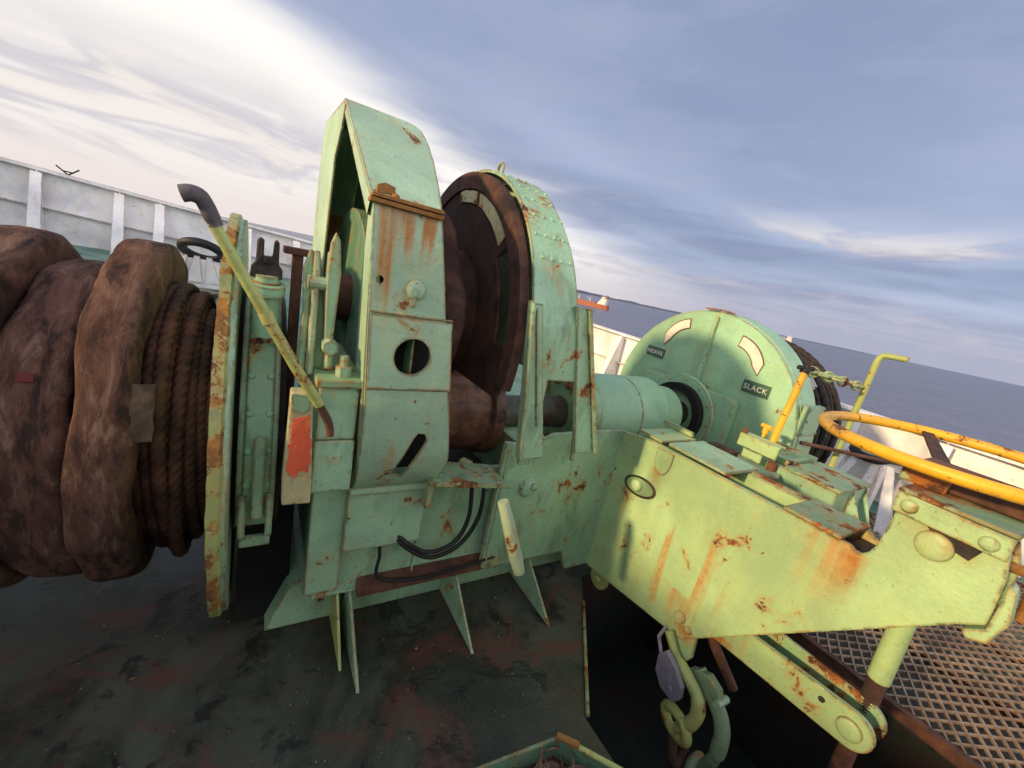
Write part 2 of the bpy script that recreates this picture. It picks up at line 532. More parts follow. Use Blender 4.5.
def tube(bm, pts, r, n=12, closed=False, cap=True, mi=0):
    pts = [Vector(p) for p in pts]
    fr = frames(pts, closed)
    if isinstance(r, (list, tuple)) and len(r) != len(pts):
        q = [i * (len(r) - 1) / (len(pts) - 1) for i in range(len(pts))]
        r = [r[int(k)] + (r[min(int(k) + 1, len(r) - 1)] - r[int(k)]) * (k - int(k)) for k in q]
    rings = []
    for i, p in enumerate(pts):
        ri = r[i] if isinstance(r, (list, tuple)) else r
        t, a, b = fr[i]
        rings.append([bm.verts.new(p + (a * math.cos(2 * PI * k / n) + b * math.sin(2 * PI * k / n)) * ri) for k in range(n)])
    m = len(rings)
    for i in range(m if closed else m - 1):
        A, C = rings[i], rings[(i + 1) % m]
        for k in range(n):
            bm.faces.new((A[k], A[(k + 1) % n], C[(k + 1) % n], C[k])).material_index = mi
    if cap and not closed:
        bm.faces.new(list(reversed(rings[0]))).material_index = mi
        bm.faces.new(rings[-1]).material_index = mi
    return bm


def smooth_path(pts, k=6):
    pts = [Vector(p) for p in pts]
    out = []
    for i in range(len(pts) - 1):
        p0 = pts[max(i - 1, 0)]; p1 = pts[i]; p2 = pts[i + 1]; p3 = pts[min(i + 2, len(pts) - 1)]
        for j in range(k):
            t = j / k
            out.append(0.5 * ((2 * p1) + (p2 - p0) * t + (2 * p0 - 5 * p1 + 4 * p2 - p3) * t * t + (3 * p1 - p0 - 3 * p2 + p3) * t ** 3))
    out.append(pts[-1])
    return out


def lathe(bm, prof, cy, cz, n=64, axis='x', mi=0):
    """closed profile [(along, radius)...] spun about the axis through (cy, cz)"""
    rings = []
    for a, r in prof:
        if r <= 1e-6:
            p = {'x': (a, cy, cz), 'y': (cy, a, cz), 'z': (cy, cz, a)}[axis]
            rings.append([bm.verts.new(p)])
            continue
        L = []
        for k in range(n):
            c, s = math.cos(2 * PI * k / n) * r, math.sin(2 * PI * k / n) * r
            L.append(bm.verts.new({'x': (a, cy + c, cz + s), 'y': (cy + c, a, cz + s), 'z': (cy + c, cz + s, a)}[axis]))
        rings.append(L)
    m = len(rings)
    closed = len(rings[0]) > 1 and len(rings[-1]) > 1
    for i in range(m if closed else m - 1):
        A, C = rings[i], rings[(i + 1) % m]
        if len(A) == 1 and len(C) == 1: continue
        for k in range(n):
            k2 = (k + 1) % n
            if len(A) == 1: f = (A[0], C[k2], C[k])
            elif len(C) == 1: f = (A[k], A[k2], C[0])
            else: f = (A[k], A[k2], C[k2], C[k])
            bm.faces.new(f).material_index = mi
    return bm


def cyl(bm, p0, p1, r, n=24, r1=None, mi=0):
    tube(bm, [p0, p1], [r, r if r1 is None else r1], n, mi=mi)
    return bm


def dome(bm, c, r, h, axis, n=14, mi=0):
    """low rounded bolt head / boss on a surface, pointing along axis"""
    ax = Vector(axis).normalized()
    up = Vector((0, 0, 1)) if abs(ax.z) < 0.9 else Vector((1, 0, 0))
    a = ax.cross(up).normalized(); b = ax.cross(a)
    rings = []
    for q, hh in ((1.0, 0.0), (0.97, 0.55), (0.82, 0.85), (0.45, 1.0)):
        rings.append([bm.verts.new(Vector(c) + ax * h * hh + (a * math.cos(2 * PI * k / n) + b * math.sin(2 * PI * k / n)) * r * q) for k in range(n)])
    for i in range(3):
        for k in range(n):
            bm.faces.new((rings[i][k], rings[i][(k + 1) % n], rings[i + 1][(k + 1) % n], rings[i + 1][k])).material_index = mi
    bm.faces.new(rings[-1]).material_index = mi
    bm.faces.new(list(reversed(rings[0]))).material_index = mi
    return bm


def hexbolt(bm, c, r, h, axis, mi=0):
    ax = Vector(axis).normalized()
    c = Vector(c)
    tube(bm, [c - ax * 0.004, c + ax * h], r, 6, mi=mi)
    tube(bm, [c + ax * h * 0.9, c + ax * h * 1.5], r * 0.55, 10, mi=mi)
    return bm


def wob(bm, amp, sc=3.0, seed=0):
    for v in bm.verts:
        v.co += noise.noise_vector(v.co * sc + Vector((seed, seed, seed))) * amp
    return bm


AY, AZ = 2.1, 0.88          # the shaft line, running along x
GY, GZ = 2.12, 1.45         # centre of the upper gear and wheel

# ================================================================== SETTING
# foredeck, one sheet with a rectangular well cut out beside the windlass
WX0, WX1, WY0, WY1 = 1.24, 2.75, -0.6, 1.50
WXB, WYB = 1.56, 0.98        # the well is narrower next to the gussets


def deck_z(x, y):
    a = max(0, min(1, (y - 3.5) / 5.5)); a = a * a * (3 - 2 * a)
    b = max(0, min(1, (x - 1.0) / 5.0)); b = b * b * (3 - 2 * b)
    return 0.86 * a * (1 - b)


bm = B()
xs = sorted(set([-5.5, -4.5, -4, -2, -1, 0, 1.0, WX0, WXB, 2.0, WX1, 3.4, 4.2, 5, 6, 6.9]))
ys = sorted(set([-9, -6, -3, WY0, 0.3, WYB, WY1, 2.2, 3.0, 3.5, 4.2, 5, 6, 7, 8, 9.4]))
vv = {(x, y): bm.verts.new((x, y, deck_z(x, y))) for x in xs for y in ys}
for i in range(len(xs) - 1):
    for j in range(len(ys) - 1):
        if xs[i] >= WX0 and xs[i + 1] <= WX1 and ys[j] >= WY0 and ys[j + 1] <= WY1: continue
        bm.faces.new((vv[xs[i], ys[j]], vv[xs[i + 1], ys[j]], vv[xs[i + 1], ys[j + 1]], vv[xs[i], ys[j + 1]]))
deck = obj('deck', bm, M_deck, smooth=True); tag(deck, kind='structure')
bm = B()
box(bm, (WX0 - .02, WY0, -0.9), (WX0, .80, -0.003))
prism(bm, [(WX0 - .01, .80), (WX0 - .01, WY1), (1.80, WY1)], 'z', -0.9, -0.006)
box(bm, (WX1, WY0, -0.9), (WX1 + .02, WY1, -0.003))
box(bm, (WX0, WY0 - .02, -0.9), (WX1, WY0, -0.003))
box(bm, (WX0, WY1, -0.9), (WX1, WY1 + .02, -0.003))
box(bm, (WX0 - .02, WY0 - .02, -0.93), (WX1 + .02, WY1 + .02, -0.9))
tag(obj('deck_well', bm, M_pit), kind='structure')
bm = B(); prism(bm, [(WX0 + .0005, .80), (WX0 + .0005, WY1 - .0005), (1.80, WY1 - .0005)], 'z', -0.0055, 0.0)
tag(obj('deck_corner', bm, M_deck), kind='structure')
# weld seams of the deck plating
bm = B()
for p, q in (((-.95, 1.0), (-.95, 3.2)), ((-4.5, 3.4), (1.2, 3.4))):
    p, q = Vector((*p, .0035)), Vector((*q, .0035))
    tube(bm, [p.lerp(q, k / 40) + Vector((0, 0, 0.0015 * math.sin(k * 2.1))) for k in range(41)], .0065, 6)
tag(obj('deck_seam', bm, M_deck), kind='structure')
# hull below the deck edge
bm = B()
box(bm, (-5.5, -9, -11), (-5.3, 9.4, -0.01)); box(bm, (6.7, -9, -11), (6.9, 9.4, -0.01)); box(bm, (-5.5, 9.2, -11), (6.9, 9.4, -0.01))
tag(obj('hull_side', bm, M_dgreen), kind='structure')

# sea
bm = B()
S = 30000
prevv = None
rad = [0, 20, 60, 200, 800, 3000, 10000, S]
rings = []
for r_ in rad:
    if r_ == 0: rings.append([bm.verts.new((0, 0, -12))]); continue
    rings.append([bm.verts.new((r_ * math.cos(2 * PI * k / 64), r_ * math.sin(2 * PI * k / 64), -12)) for k in range(64)])
for i in range(len(rings) - 1):
    for k in range(64):
        if len(rings[i]) == 1: bm.faces.new((rings[0][0], rings[1][k], rings[1][(k + 1) % 64]))
        else: bm.faces.new((rings[i][k], rings[i][(k + 1) % 64], rings[i + 1][(k + 1) % 64], rings[i + 1][k]))
tag(obj('sea', bm, M_sea), kind='structure')

# far shore: a low wooded coast
m_shore = simple('shore_haze_blue', (0.085, 0.11, 0.175), 0.95)  # distance haze is mixed into this blue base colour
bm = B()
prev = None
for k in range(140):
    az = R(22 + k * 0.36)
    d0 = 7000 + 500 * math.sin(k * 0.13)
    h = (70 * min(1, k / 20 + .2) * max(0.12, 1 - (k / 125.0) ** 1.6)) * (0.8 + 0.5 * noise.noise(Vector((k * .17, 0, 0)))) + 6 * noise.noise(Vector((k * .9, 3, 0)))
    h = max(h, 6)
    p = [(math.sin(az) * d, math.cos(az) * d, z) for d, z in ((d0, -12), (d0 + 150, -12 + h * .6), (d0 + 500, -12 + h), (d0 + 1500, -12))]
    cur = [bm.verts.new(q) for q in p]
    if prev:
        for j in range(3): bm.faces.new((prev[j], cur[j], cur[j + 1], prev[j + 1]))
    prev = cur
tag(obj('hills', bm, m_shore), kind='structure')


# ------------------------------------------------------------------ ships at anchor
def ship(name, label, cx, cy, ang, L, hullcol, housecol, loaded=True):
    hull_m = simple(name + '_hull_paint', hullcol); house_m = simple(name + '_house_paint', housecol, 0.5)
    t = thing(name, label, 'ship', (cx, cy, -12), 'ships at anchor')
    ca, sa = math.cos(ang), math.sin(ang)
    rm = Matrix.Rotation(ang, 3, 'Z'); c = Vector((cx, cy, -12))

    def tr(bm):
        for v in bm.verts: v.co = rm @ v.co + c
        return bm
    w_ = L * 0.15; h = L * 0.065
    pts = [(-L / 2, -w_ / 2 * .8), (-L * .42, -w_ / 2), (L * .35, -w_ / 2), (L * .46, -w_ * .25), (L / 2, 0), (L * .46, w_ * .25), (L * .35, w_ / 2), (-L * .42, w_ / 2), (-L / 2, w_ / 2 * .8)]
    bm = B(); prism(bm, pts, 'z', 0, h)
    for v in bm.verts:
        if v.co.z > 1 and v.co.x > L * .3: v.co.x += L * .02; v.co.z += h * .25
    obj('hull', tr(bm), hull_m, t)
    bm = B()
    for k in range(5):
        s = 1 - k * 0.09
        box(bm, (-L * .46, -w_ * .42 * s, h + k * L * .02), (-L * .46 + L * .12 * s, w_ * .42 * s, h + (k + 1) * L * .02 - .1))
    box(bm, (-L * .44, -w_ * .5, h + L * .1), (-L * .40, w_ * .5, h + L * .115))
    obj('deckhouse', tr(bm), house_m, t)
    bm = B(); tube(bm, [(-L * .45, 0, h + L * .08), (-L * .455, 0, h + L * .145)], L * .015, 10)
    obj('funnel', tr(bm), hull_m, t)
    for x in (-.2, -.02, .16):
        bm = B()
        tube(bm, [(L * x, 0, h), (L * x, 0, h + L * .075)], L * .004, 6); tube(bm, [(L * x, 0, h + L * .03), (L * (x + .06), 0, h + L * .07)], L * .003, 6)
        obj('deck_crane', tr(bm), house_m, t)
    bm = B(); tube(bm, [(L * .45, 0, h), (L * .45, 0, h + L * .09)], L * .003, 6)
    obj('foremast', tr(bm), house_m, t)
    bm = B(); box(bm, (-L * .3, -w_ * .4, h), (L * .36, w_ * .4, h + L * .012))
    obj('hatch_cover', tr(bm), hull_m, t)


ship('cargo_ship', 'red hulled cargo ship with white deckhouse on the water beside the riveted wheel guard', 324, 392, R(120), 78, (0.36, 0.10, 0.06), (0.75, 0.72, 0.68))
ship('cargo_ship', 'pale pink and white ship on the water above the round slack gear case', 1000, 475, R(42), 74, (0.62, 0.45, 0.40), (0.80, 0.76, 0.72))


# ------------------------------------------------------------------ bulwarks
def bulwark(name, label, P0, P1, zb0, zb1, zt0, zt1, stays, inward, stringer=0.52, pw=0.03, cap=True, capm=None):
    """steel bulwark from P0 to P1 with raked stays on the inner side"""
    p0, p1 = Vector((*P0, 0)), Vector((*P1, 0))
    d = (p1 - p0); L = d.length; d.normalize(); inn = Vector((*inward, 0)).normalized()
    t = thing(name, label, 'bulwark', ((p0 + p1) / 2).to_tuple())

    def at(s, off, f=None, z=None):
        q = p0 + d * s + inn * off
        k = s / L
        zb, zt = zb0 + (zb1 - zb0) * k, zt0 + (zt1 - zt0) * k
        q.z = zb + (zt - zb) * f if z is None else z
        return q

    def quadbox(bm, s0, s1, o0, o1, f0, f1):
        V = [bm.verts.new(at(s, o, f)) for f in (f0, f1) for s, o in ((s0, o0), (s1, o0), (s1, o1), (s0, o1))]
        for f in ((0, 3, 2, 1), (4, 5, 6, 7), (0, 1, 5, 4), (1, 2, 6, 5), (2, 3, 7, 6), (3, 0, 4, 7)):
            bm.faces.new([V[i] for i in f])
    bm = B(); quadbox(bm, 0, L, -pw, 0, -0.02, 1.0); obj('panel', bm, M_white, t)
    bm = B(); quadbox(bm, 0, L, -pw - .03, 0.13, 1.003, 1.045); obj('top_rail', bm, capm or M_white, t)
    bm = B(); quadbox(bm, 0, L, 0.002, 0.09, stringer, stringer + .012); obj('stringer', bm, M_white, t)
    for s in stays:
        bm = B()
        wv = 0.035
        pr = [(0.003, 1.0), (0.13, 1.0), (0.17, 0.9), (0.42, 0.02), (0.003, 0.02)]
        A = [bm.verts.new(at(s - .008, o, f)) for o, f in pr]; C = [bm.verts.new(at(s + .008, o, f)) for o, f in pr]
        bm.faces.new(A); bm.faces.new(list(reversed(C)))
        for i in range(5): bm.faces.new((A[i], C[i], C[(i + 1) % 5], A[(i + 1) % 5]))
        # face flange on the raked edge
        e = [at(s - .06, .14, .985), at(s + .06, .14, .985), at(s + .075, .45, .01), at(s - .075, .45, .01)]
        e2 = [q + inn * .014 for q in e]
        V = [bm.verts.new(q) for q in e + e2]
        for f in ((0, 1, 2, 3), (7, 6, 5, 4), (0, 4, 5, 1), (1, 5, 6, 2), (2, 6, 7, 3), (3, 7, 4, 0)):
            bm.faces.new([V[i] for i in f])
        obj('stay', bm, M_white, t)
    return t


bulwark('bulwark', 'white steel bulwark with raked stays across the bow behind the rope drum', (-5.2, 9.0), (6.5, 9.0), 0.86, 0.10, 1.97, 1.14,
        [.7, 1.6, 2.50, 3.36, 3.83, 5.0, 5.75, 6.8, 7.8, 8.8, 9.8, 10.8], (0, -1), 0.55)
bulwark('bulwark', 'white steel bulwark with yellowed top edge on the right beyond the gear case and handwheel', (6.5, 8.96), (6.5, -7.0), 0.0, 0.0, 1.06, 0.84,
        [0.5, 1.75, 2.9, 4.1, 5.3, 6.2, 7.1, 7.9, 8.7, 9.6, 10.8, 12, 13.2, 14.4], (-1, 0), 0.45)
bulwark('bulwark', 'white steel bulwark added unseen on the far left to shade the foredeck', (-5.2, 8.96), (-5.2, -7.0), 0.86, 0.0, 2.25, 2.25,  # added out of view and raised to keep low sun off the deck
        [1.2 * k + .7 for k in range(13)], (1, 0), 0.5)

# ------------------------------------------------------------------ fairlead and deck fittings at the back
t = thing('fairlead', 'black oval mooring fairlead on white fanned bracket plates in front of the bow bulwark', 'fairlead', (-0.62, 7.4, 0.72))
bm = B()
pts = []
for k in range(40):
    a = 2 * PI * k / 40
    pts.append((-0.67 + 0.22 * math.cos(a), 7.15 - 0.2 * math.sin(a), 1.20 + 0.115 * math.sin(a) - .02 * math.cos(a)))
tube(bm, pts, 0.055, 12, closed=True)
obj('ring', bm, M_rubber, t, smooth=True)
for k, (xa, xb) in enumerate(((-.86, -.96), (-.73, -.75), (-.60, -.54), (-.45, -.30))):
    bm = B()
    prism(bm, [(xa - .02, 1.13), (xa + .04, 1.13), (xb + .09, 0.78), (xb - .09, 0.78)], 'y', 7.05 + .02 * k, 7.07 + .02 * k)
    obj('bracket_plate', bm, M_white, t)
bm = B(); box(bm, (-.95, 7.10, 0.70), (-.2, 7.5, 1.08)); obj('pedestal', bm, M_white, t, bevel=.02)

bm = B()
lathe(bm, [(0.03, 0), (0.03, .12), (1.00, .10), (1.04, .135), (1.075, .14), (1.08, 0)], -0.42, 4.3, 24, 'z')
tag(obj('bollard', bm, M_shaft, smooth=True), 'small grey steel bollard with a flat cap just behind the rope turns', 'bollard')

bm = B()
for s in (-1, 1):
    tube(bm, smooth_path([(-2.42, 9.0, 1.82), (-2.42 + s * .06, 9, 1.87), (-2.42 + s * .12, 9.0, 1.92)], 3), .010, 6)
tube(bm, [(-2.48, 9.0, 1.865), (-2.36, 9.0, 1.86)], .009, 6)
tag(obj('wire_hook', bm, M_dark), 'small bent wire hook sticking up from the top rail of the bow bulwark', 'hook')

# added house and mast, unseen behind the camera, to shade the lower windlass
t = thing('shade_house', 'dark green house with a mast, added unseen behind the camera to shade the lower windlass', 'deckhouse', (.3, -3.2, 0))
bm = B(); box(bm, (-2.3, -4.4, .004), (3.0, -2.3, 2.1)); obj('shade_house_wall', bm, M_dgreen, t, bevel=.03)
bm = B(); box(bm, (-.3, -2.298, .25), (.5, -2.27, 1.95)); obj('door', bm, M_green, t, bevel=.02)
bm = B(); cyl(bm, (.35, -3.4, 2.1), (.35, -3.4, 9.0), .28, 24, .16); obj('mast', bm, M_white, t, smooth=True)

# ================================================================== ROPE DRUM
WL = thing('windlass', 'large green painted anchor windlass, rust streaked, with two tall gear guards and a rusty wheel', 'windlass', (0.8, 2.1, 0))

# --- drum end flange
bm = B(); lathe(bm, [(-0.100, 0.12), (-0.100, 0.80), (-0.100, 0.826), (-0.052, 0.826), (-0.055, 0.80), (-0.055, 0.12)], AY, AZ, 128)
obj('drum_flange', bm, M_green, WL, smooth=True)
bm = B(); lathe(bm, [(-0.102, 0.824), (-0.102, 0.842), (-0.074, 0.842), (-0.066, 0.824)], AY, AZ, 160)
for v in bm.verts:
    v.co += noise.noise_vector(v.co * 14) * 0.005
obj('rusty_rim', bm, M_rim, WL, smooth=True)
bm = B(); lathe(bm, [(-2.35, 0.12), (-2.35, 0.84), (-2.31, 0.84), (-2.31, 0.12)], AY, AZ, 96)
obj('drum_flange', bm, M_green, WL, smooth=True)
bm = B(); lathe(bm, [(-2.31, 0.12), (-2.31, 0.34), (-0.101, 0.34), (-0.101, 0.12)], AY, AZ, 64)
obj('drum_core', bm, M_dark, WL, smooth=True)
bm = B(); prism(bm, [(1.7, 0.0), (2.5, 0.0), (2.3, .85), (1.9, .85)], 'x', -2.55, -2.45); box(bm, (-2.7, 1.6, .003), (-2.3, 2.6, .03))
obj('bearing_stand', bm, M_green, WL, bevel=.006)

# --- mooring rope turns on the drum
rope = B()


def rope_turn(bm, x, r0, rr, sag=0.0, sagw=4, ph=0.0, tilt=0.0, nseg=560, nc=15, pitch=84, sagc=-PI / 2, cz=None):
    rings = []
    for i in range(nseg):
        a = 2 * PI * i / nseg
        dd = max(0.0, math.cos(a - sagc)) ** sagw
        r = r0 + sag * dd + 0.006 * math.sin(3 * a + ph) + .012 * noise.noise(Vector((math.cos(a) * 1.5, math.sin(a) * 1.5, x * 9)))
        c = Vector((x + tilt * math.cos(a + ph), AY + r * math.cos(a), (AZ if cz is None else cz) + r * math.sin(a)))
        er = Vector((0, math.cos(a), math.sin(a))); ex = Vector((1, 0, 0))
        L = []
        for k in range(nc):
            th = 2 * PI * k / nc
            lob = abs(math.cos(1.5 * (th + pitch * a / 3.0 * 1.0 + ph)))
            q = rr * (0.80 + 0.26 * lob)
            L.append(bm.verts.new(c + (er * math.cos(th) + ex * math.sin(th)) * q))
        rings.append(L)
    for i in range(nseg):
        A, C = rings[i], rings[(i + 1) % nseg]
        for k in range(nc):
            bm.faces.new((A[k], A[(k + 1) % nc], C[(k + 1) % nc], C[k]))


for k, (x, r0, sag) in enumerate([(-.126, .405, .03), (-.158, .425, .06), (-.190, .450, .12), (-.222, .470, .05), (-.254, .480, .13), (-.286, .50, .07), (-.15, .36, 0), (-.21, .40, 0), (-.318, .48, .02), (-.35, .46, 0)] + [(-.39 - .042 * q, .36, 0) for q in range(14)]):
    rope_turn(rope, x, r0, .0215, sag, 5, k * 1.3, 0.004)
rope_turn(rope, -.240, .515, .022, .09, 6, .4, .02)
rope_turn(rope, -.205, .485, .022, .095, 8, 2.4, -.02, sagc=-PI / 2 - .5)
for k in range(32):
    rope_turn(rope, -.95 - k * .043, .44 + .03 * math.sin(k * 1.7), .022, .02, 4, k, .003, nseg=120, nc=9, pitch=12)
tag(obj('mooring_rope', rope, M_rope, smooth=True), 'dark brown laid mooring rope wound on the drum at the left edge, sagging below', 'rope')


# --- canvas wrapped thick turns
def wrap_ring(bm, x, rc, wx, wr, tilt, seed, asag=0.0, fold=0.013, ntop=0.0, n=220, nc=44):
    rings = []
    for i in range(n):
        a = 2 * PI * i / n
        er = Vector((0, math.cos(a), math.sin(a)))
        r = rc + asag * max(0, -math.sin(a)) + ntop * max(0, math.sin(a)) ** 2
        r += 0.018 * noise.noise(Vector((math.cos(a) * 2 + seed, math.sin(a) * 2, seed)))
        c = Vector((x + tilt * math.sin(a) + .012 * noise.noise(Vector((math.cos(a) * 2.5, math.sin(a) * 2.5, seed + 5))), AY + r * math.cos(a), AZ + r * math.sin(a)))
        L = []
        for k in range(nc):
            th = 2 * PI * k / nc
            cs, sn = math.cos(th), math.sin(th)
            e = 0.50
            u = math.copysign(abs(cs) ** e, cs) * wr
            v = math.copysign(abs(sn) ** e, sn) * wx
            p = c + er * u + Vector((v, 0, 0))
            nn = noise.noise(p * 5 + Vector((seed, 0, 0))) * fold * .8 + noise.noise(p * 26) * fold * .22
            nn += -abs(noise.noise(Vector((p.x * 3 + seed, p.y * 4, p.z * 4)))) * fold * .9
            p += (er * cs + Vector((sn, 0, 0))) * nn
            L.append(bm.verts.new(p))
        rings.append(L)
    for i in range(n):
        A, C = rings[i], rings[(i + 1) % n]
        for k in range(nc):
            bm.faces.new((A[k], A[(k + 1) % nc], C[(k + 1) % nc], C[k]))


CW = 'canvas wrapped rope turns on the drum'
for (x, rc, wx, wr, tilt, seed, asag, ntop, lab) in (
        (-.378, .580, .072, .088, .022, 1.0, -.015, .02, 'thick brown canvas wrapped rope turn on the drum, standing highest, next to the bare rope'),
        (-.532, .528, .088, .072, .012, 4.0, .02, -.03, 'lower canvas wrapped rope turn with a red band, second from the bare rope'),
        (-.715, .560, .092, .085, .020, 7.0, -.02, .00, 'dark edged canvas wrapped rope turn at the left border of the picture'),
        (-.880, .500, .080, .095, .010, 9.0, 0, 0, 'canvas wrapped rope turn beyond the left border of the picture')):
    bm = B(); wrap_ring(bm, x, rc, wx, wr, tilt, seed, asag, ntop=ntop)
    o = obj('wrapped_rope', bm, M_cloth, smooth=True); tag(o, lab, 'canvas wrap', CW)
    if x == -.532:
        bm = B()
        a0 = R(158)
        for (mi_, aa) in ((0, R(151)),):
            rngs = []
            for i in range(9):
                a = aa - R(1.1) + R(2.4) * i / 8 
                er = Vector((0, math.cos(a), math.sin(a)))
                rngs.append([bm.verts.new(Vector((x + .1 * math.sin(b_), AY, AZ)) + er * (.528 + .004 + .079 * math.cos(b_) ** .5)) for b_ in [R(-8 + 2 * j) for j in range(11)]])
            for i in range(8):
                for j in range(10):
                    bm.faces.new((rngs[i][j], rngs[i][j + 1], rngs[i + 1][j + 1], rngs[i + 1][j]))
        ob = obj('red_band', bm, M_redcloth, o, smooth=True)
        md = ob.modifiers.new('s', 'SOLIDIFY'); md.thickness = .006

# leather flap hanging over the edge of the tall wrap
bm = B()
rngs = []
for i in range(15):
    a = R(152 + i * 1.15)
    er = Vector((0, math.cos(a), math.sin(a)))
    rngs.append([bm.verts.new(Vector((-.330 + .075 * (j / 5), AY, AZ)) + er * (.628 - .012 * (j / 5) + .004 * math.sin(i * 1.1 + j))) for j in range(6)])
for i in range(14):
    for j in range(5):
        bm.faces.new((rngs[i][j], rngs[i][j + 1], rngs[i + 1][j + 1], rngs[i + 1][j]))
o = obj('leather_flap', bm, M_flap, smooth=True); tag(o, 'pale worn leather flap laid over the bare rope beside the tall canvas wrap', 'flap')
md = o.modifiers.new('s', 'SOLIDIFY'); md.thickness = .012

# ================================================================== WINDLASS BODY
# base frame
bm = B()
box(bm, (0.235, 1.55, 0.235), (0.67, 2.75, 0.855))
box(bm, (0.67, 1.551, 0.236), (1.30, 1.575, 0.80))
box(bm, (0.67, 2.72, 0.236), (1.30, 2.749, 0.80))
box(bm, (1.30, 1.55, 0.235), (1.56, 2.75, 0.80))
obj('base_frame', bm, M_green, WL, bevel=.006)
bm = B(); prism(bm, [(0.08, 0.003), (3.2, 0.003), (3.2, 0.232), (0.205, 0.232), (0.16, .20)], 'y', 1.66, 2.9)
obj('plinth', bm, M_green, WL, bevel=.004)
# ledge plate along the lower edge, rusted
bm = B(); prism(bm, [(1.50, .232), (1.548, .232), (1.548, .30), (1.535, .262), (1.50, .25)], 'x', .42, 1.17)
wob(bm, .004, 12)
obj('rusty_ledge', bm, M_brown, WL)
for x in (0.40, 0.91, 1.36):
    bm = B(); prism(bm, [(1.24, 0.004), (1.658, 0.004), (1.658, 0.229), (1.553, 0.229)], 'x', x - .007, x + .007)
    obj('gusset', bm, M_green, WL, bevel=.002)
bm = B(); prism(bm, [(1.36, 0.004), (1.658, 0.004), (1.658, 0.2), (1.58, 0.229)], 'x', .345, .357)
obj('gusset', bm, M_yg, WL, bevel=.002)

# side casting of the frame left of the guard with its bearing block
bm = B()
box(bm, (0.175, 1.36, 0.86), (0.305, 1.9, 1.055)); box(bm, (0.178, 1.363, 1.058), (0.302, 1.9, 1.245))
obj('bearing_block', bm, M_green, WL, bevel=.006)
bm = B(); box(bm, (0.165, 1.345, 1.247), (0.315, 1.9, 1.275)); obj('bearing_cap', bm, M_rustgreen, WL, bevel=.005)
bm = B(); hexbolt(bm, (0.25, 1.40, 1.275), .026, .035, (0, 0, 1)); cyl(bm, (.25, 1.40, 1.31), (.25, 1.40, 1.345), .014, 10)
obj('cap_bolt', bm, M_green, WL, bevel=.002)
bm = B(); box(bm, (0.205, 1.50, 0.30), (0.332, 1.548, 0.858)); obj('frame_cheek', bm, M_green, WL, bevel=.004)

# lug brackets of the brake (tall, pointed)
bm = B()
prism(bm, [(.115, 1.26), (.20, 1.26), (.195, 1.40), (.165, 1.64), (.135, 1.66), (.118, 1.60), (.125, 1.45)], 'y', 1.50, 1.53)
prism(bm, [(1.44, 1.26), (1.56, 1.26), (1.56, 1.55), (1.50, 1.66), (1.46, 1.60)], 'x', .145, .163)
obj('brake_lug', bm, M_green, WL, bevel=.005)
bm = B()
prism(bm, [(.19, 1.37), (.215, 1.36), (.222, 1.60), (.212, 1.70), (.198, 1.725), (.186, 1.69), (.180, 1.58)], 'y', 1.445, 1.475)
box(bm, (.19, 1.475, 1.36), (.212, 1.56, 1.66))
obj('brake_lug', bm, M_green, WL, bevel=.005)
bm = B()
tube(bm, [(.205, 1.40, 1.365), (.205, 1.47, 1.365)], .026, 6)
tube(bm, [(.205, 1.43, 1.36), (.205, 1.43, 1.29)], .012, 10)
obj('lug_bolt', bm, M_green, WL, bevel=.002)
obj('lug_pin', tube(B(), [(.13, 1.47, 1.56), (.20, 1.47, 1.56)], .022, 12), M_green, WL, bevel=.002)
bm = B(); box(bm, (.10, 1.75, 1.0), (.135, 1.80, 1.63)); box(bm, (.07, 1.74, 1.62), (.165, 1.82, 1.645))
obj('guide_bar', bm, M_brown, WL, bevel=.003)

# brake drum and band between flange and lugs
bm = B(); lathe(bm, [(-0.054, .12), (-0.054, .53), (0.10, .53), (0.10, .12)], AY, AZ, 96)
obj('brake_drum', bm, M_dark, WL, smooth=True)
bm = B()
def arc_band(bm, x0, x1, r0, r1, a0, a1, cy=AY, cz=AZ, n=40):
    V = []
    for i in range(n + 1):
        a = R(a0 + (a1 - a0) * i / n)
        c, s = math.cos(a), math.sin(a)
        V.append([bm.verts.new((x, cy + r * c, cz + r * s)) for x, r in ((x0, r0), (x1, r0), (x1, r1), (x0, r1))])
    for i in range(n):
        for k in range(4):
            bm.faces.new((V[i][k], V[i][(k + 1) % 4], V[i + 1][(k + 1) % 4], V[i + 1][k]))
    bm.faces.new(list(reversed(V[0]))); bm.faces.new(V[-1])
arc_band(bm, -0.040, 0.078, .535, .60, 20, 205)
arc_band(bm, -0.020, 0.060, .602, .615, 95, 197)
obj('brake_band', bm, M_green, WL, bevel=.004, smooth=True)
for a in range(100, 200, 12):
    for x in (-.008, .048):
        c, s = math.cos(R(a)), math.sin(R(a))
        obj('band_rivet', dome(B(), (x, AY + .615 * c, AZ + .615 * s), .012, .010, (0, c, s)), M_gplain, WL, smooth=True)
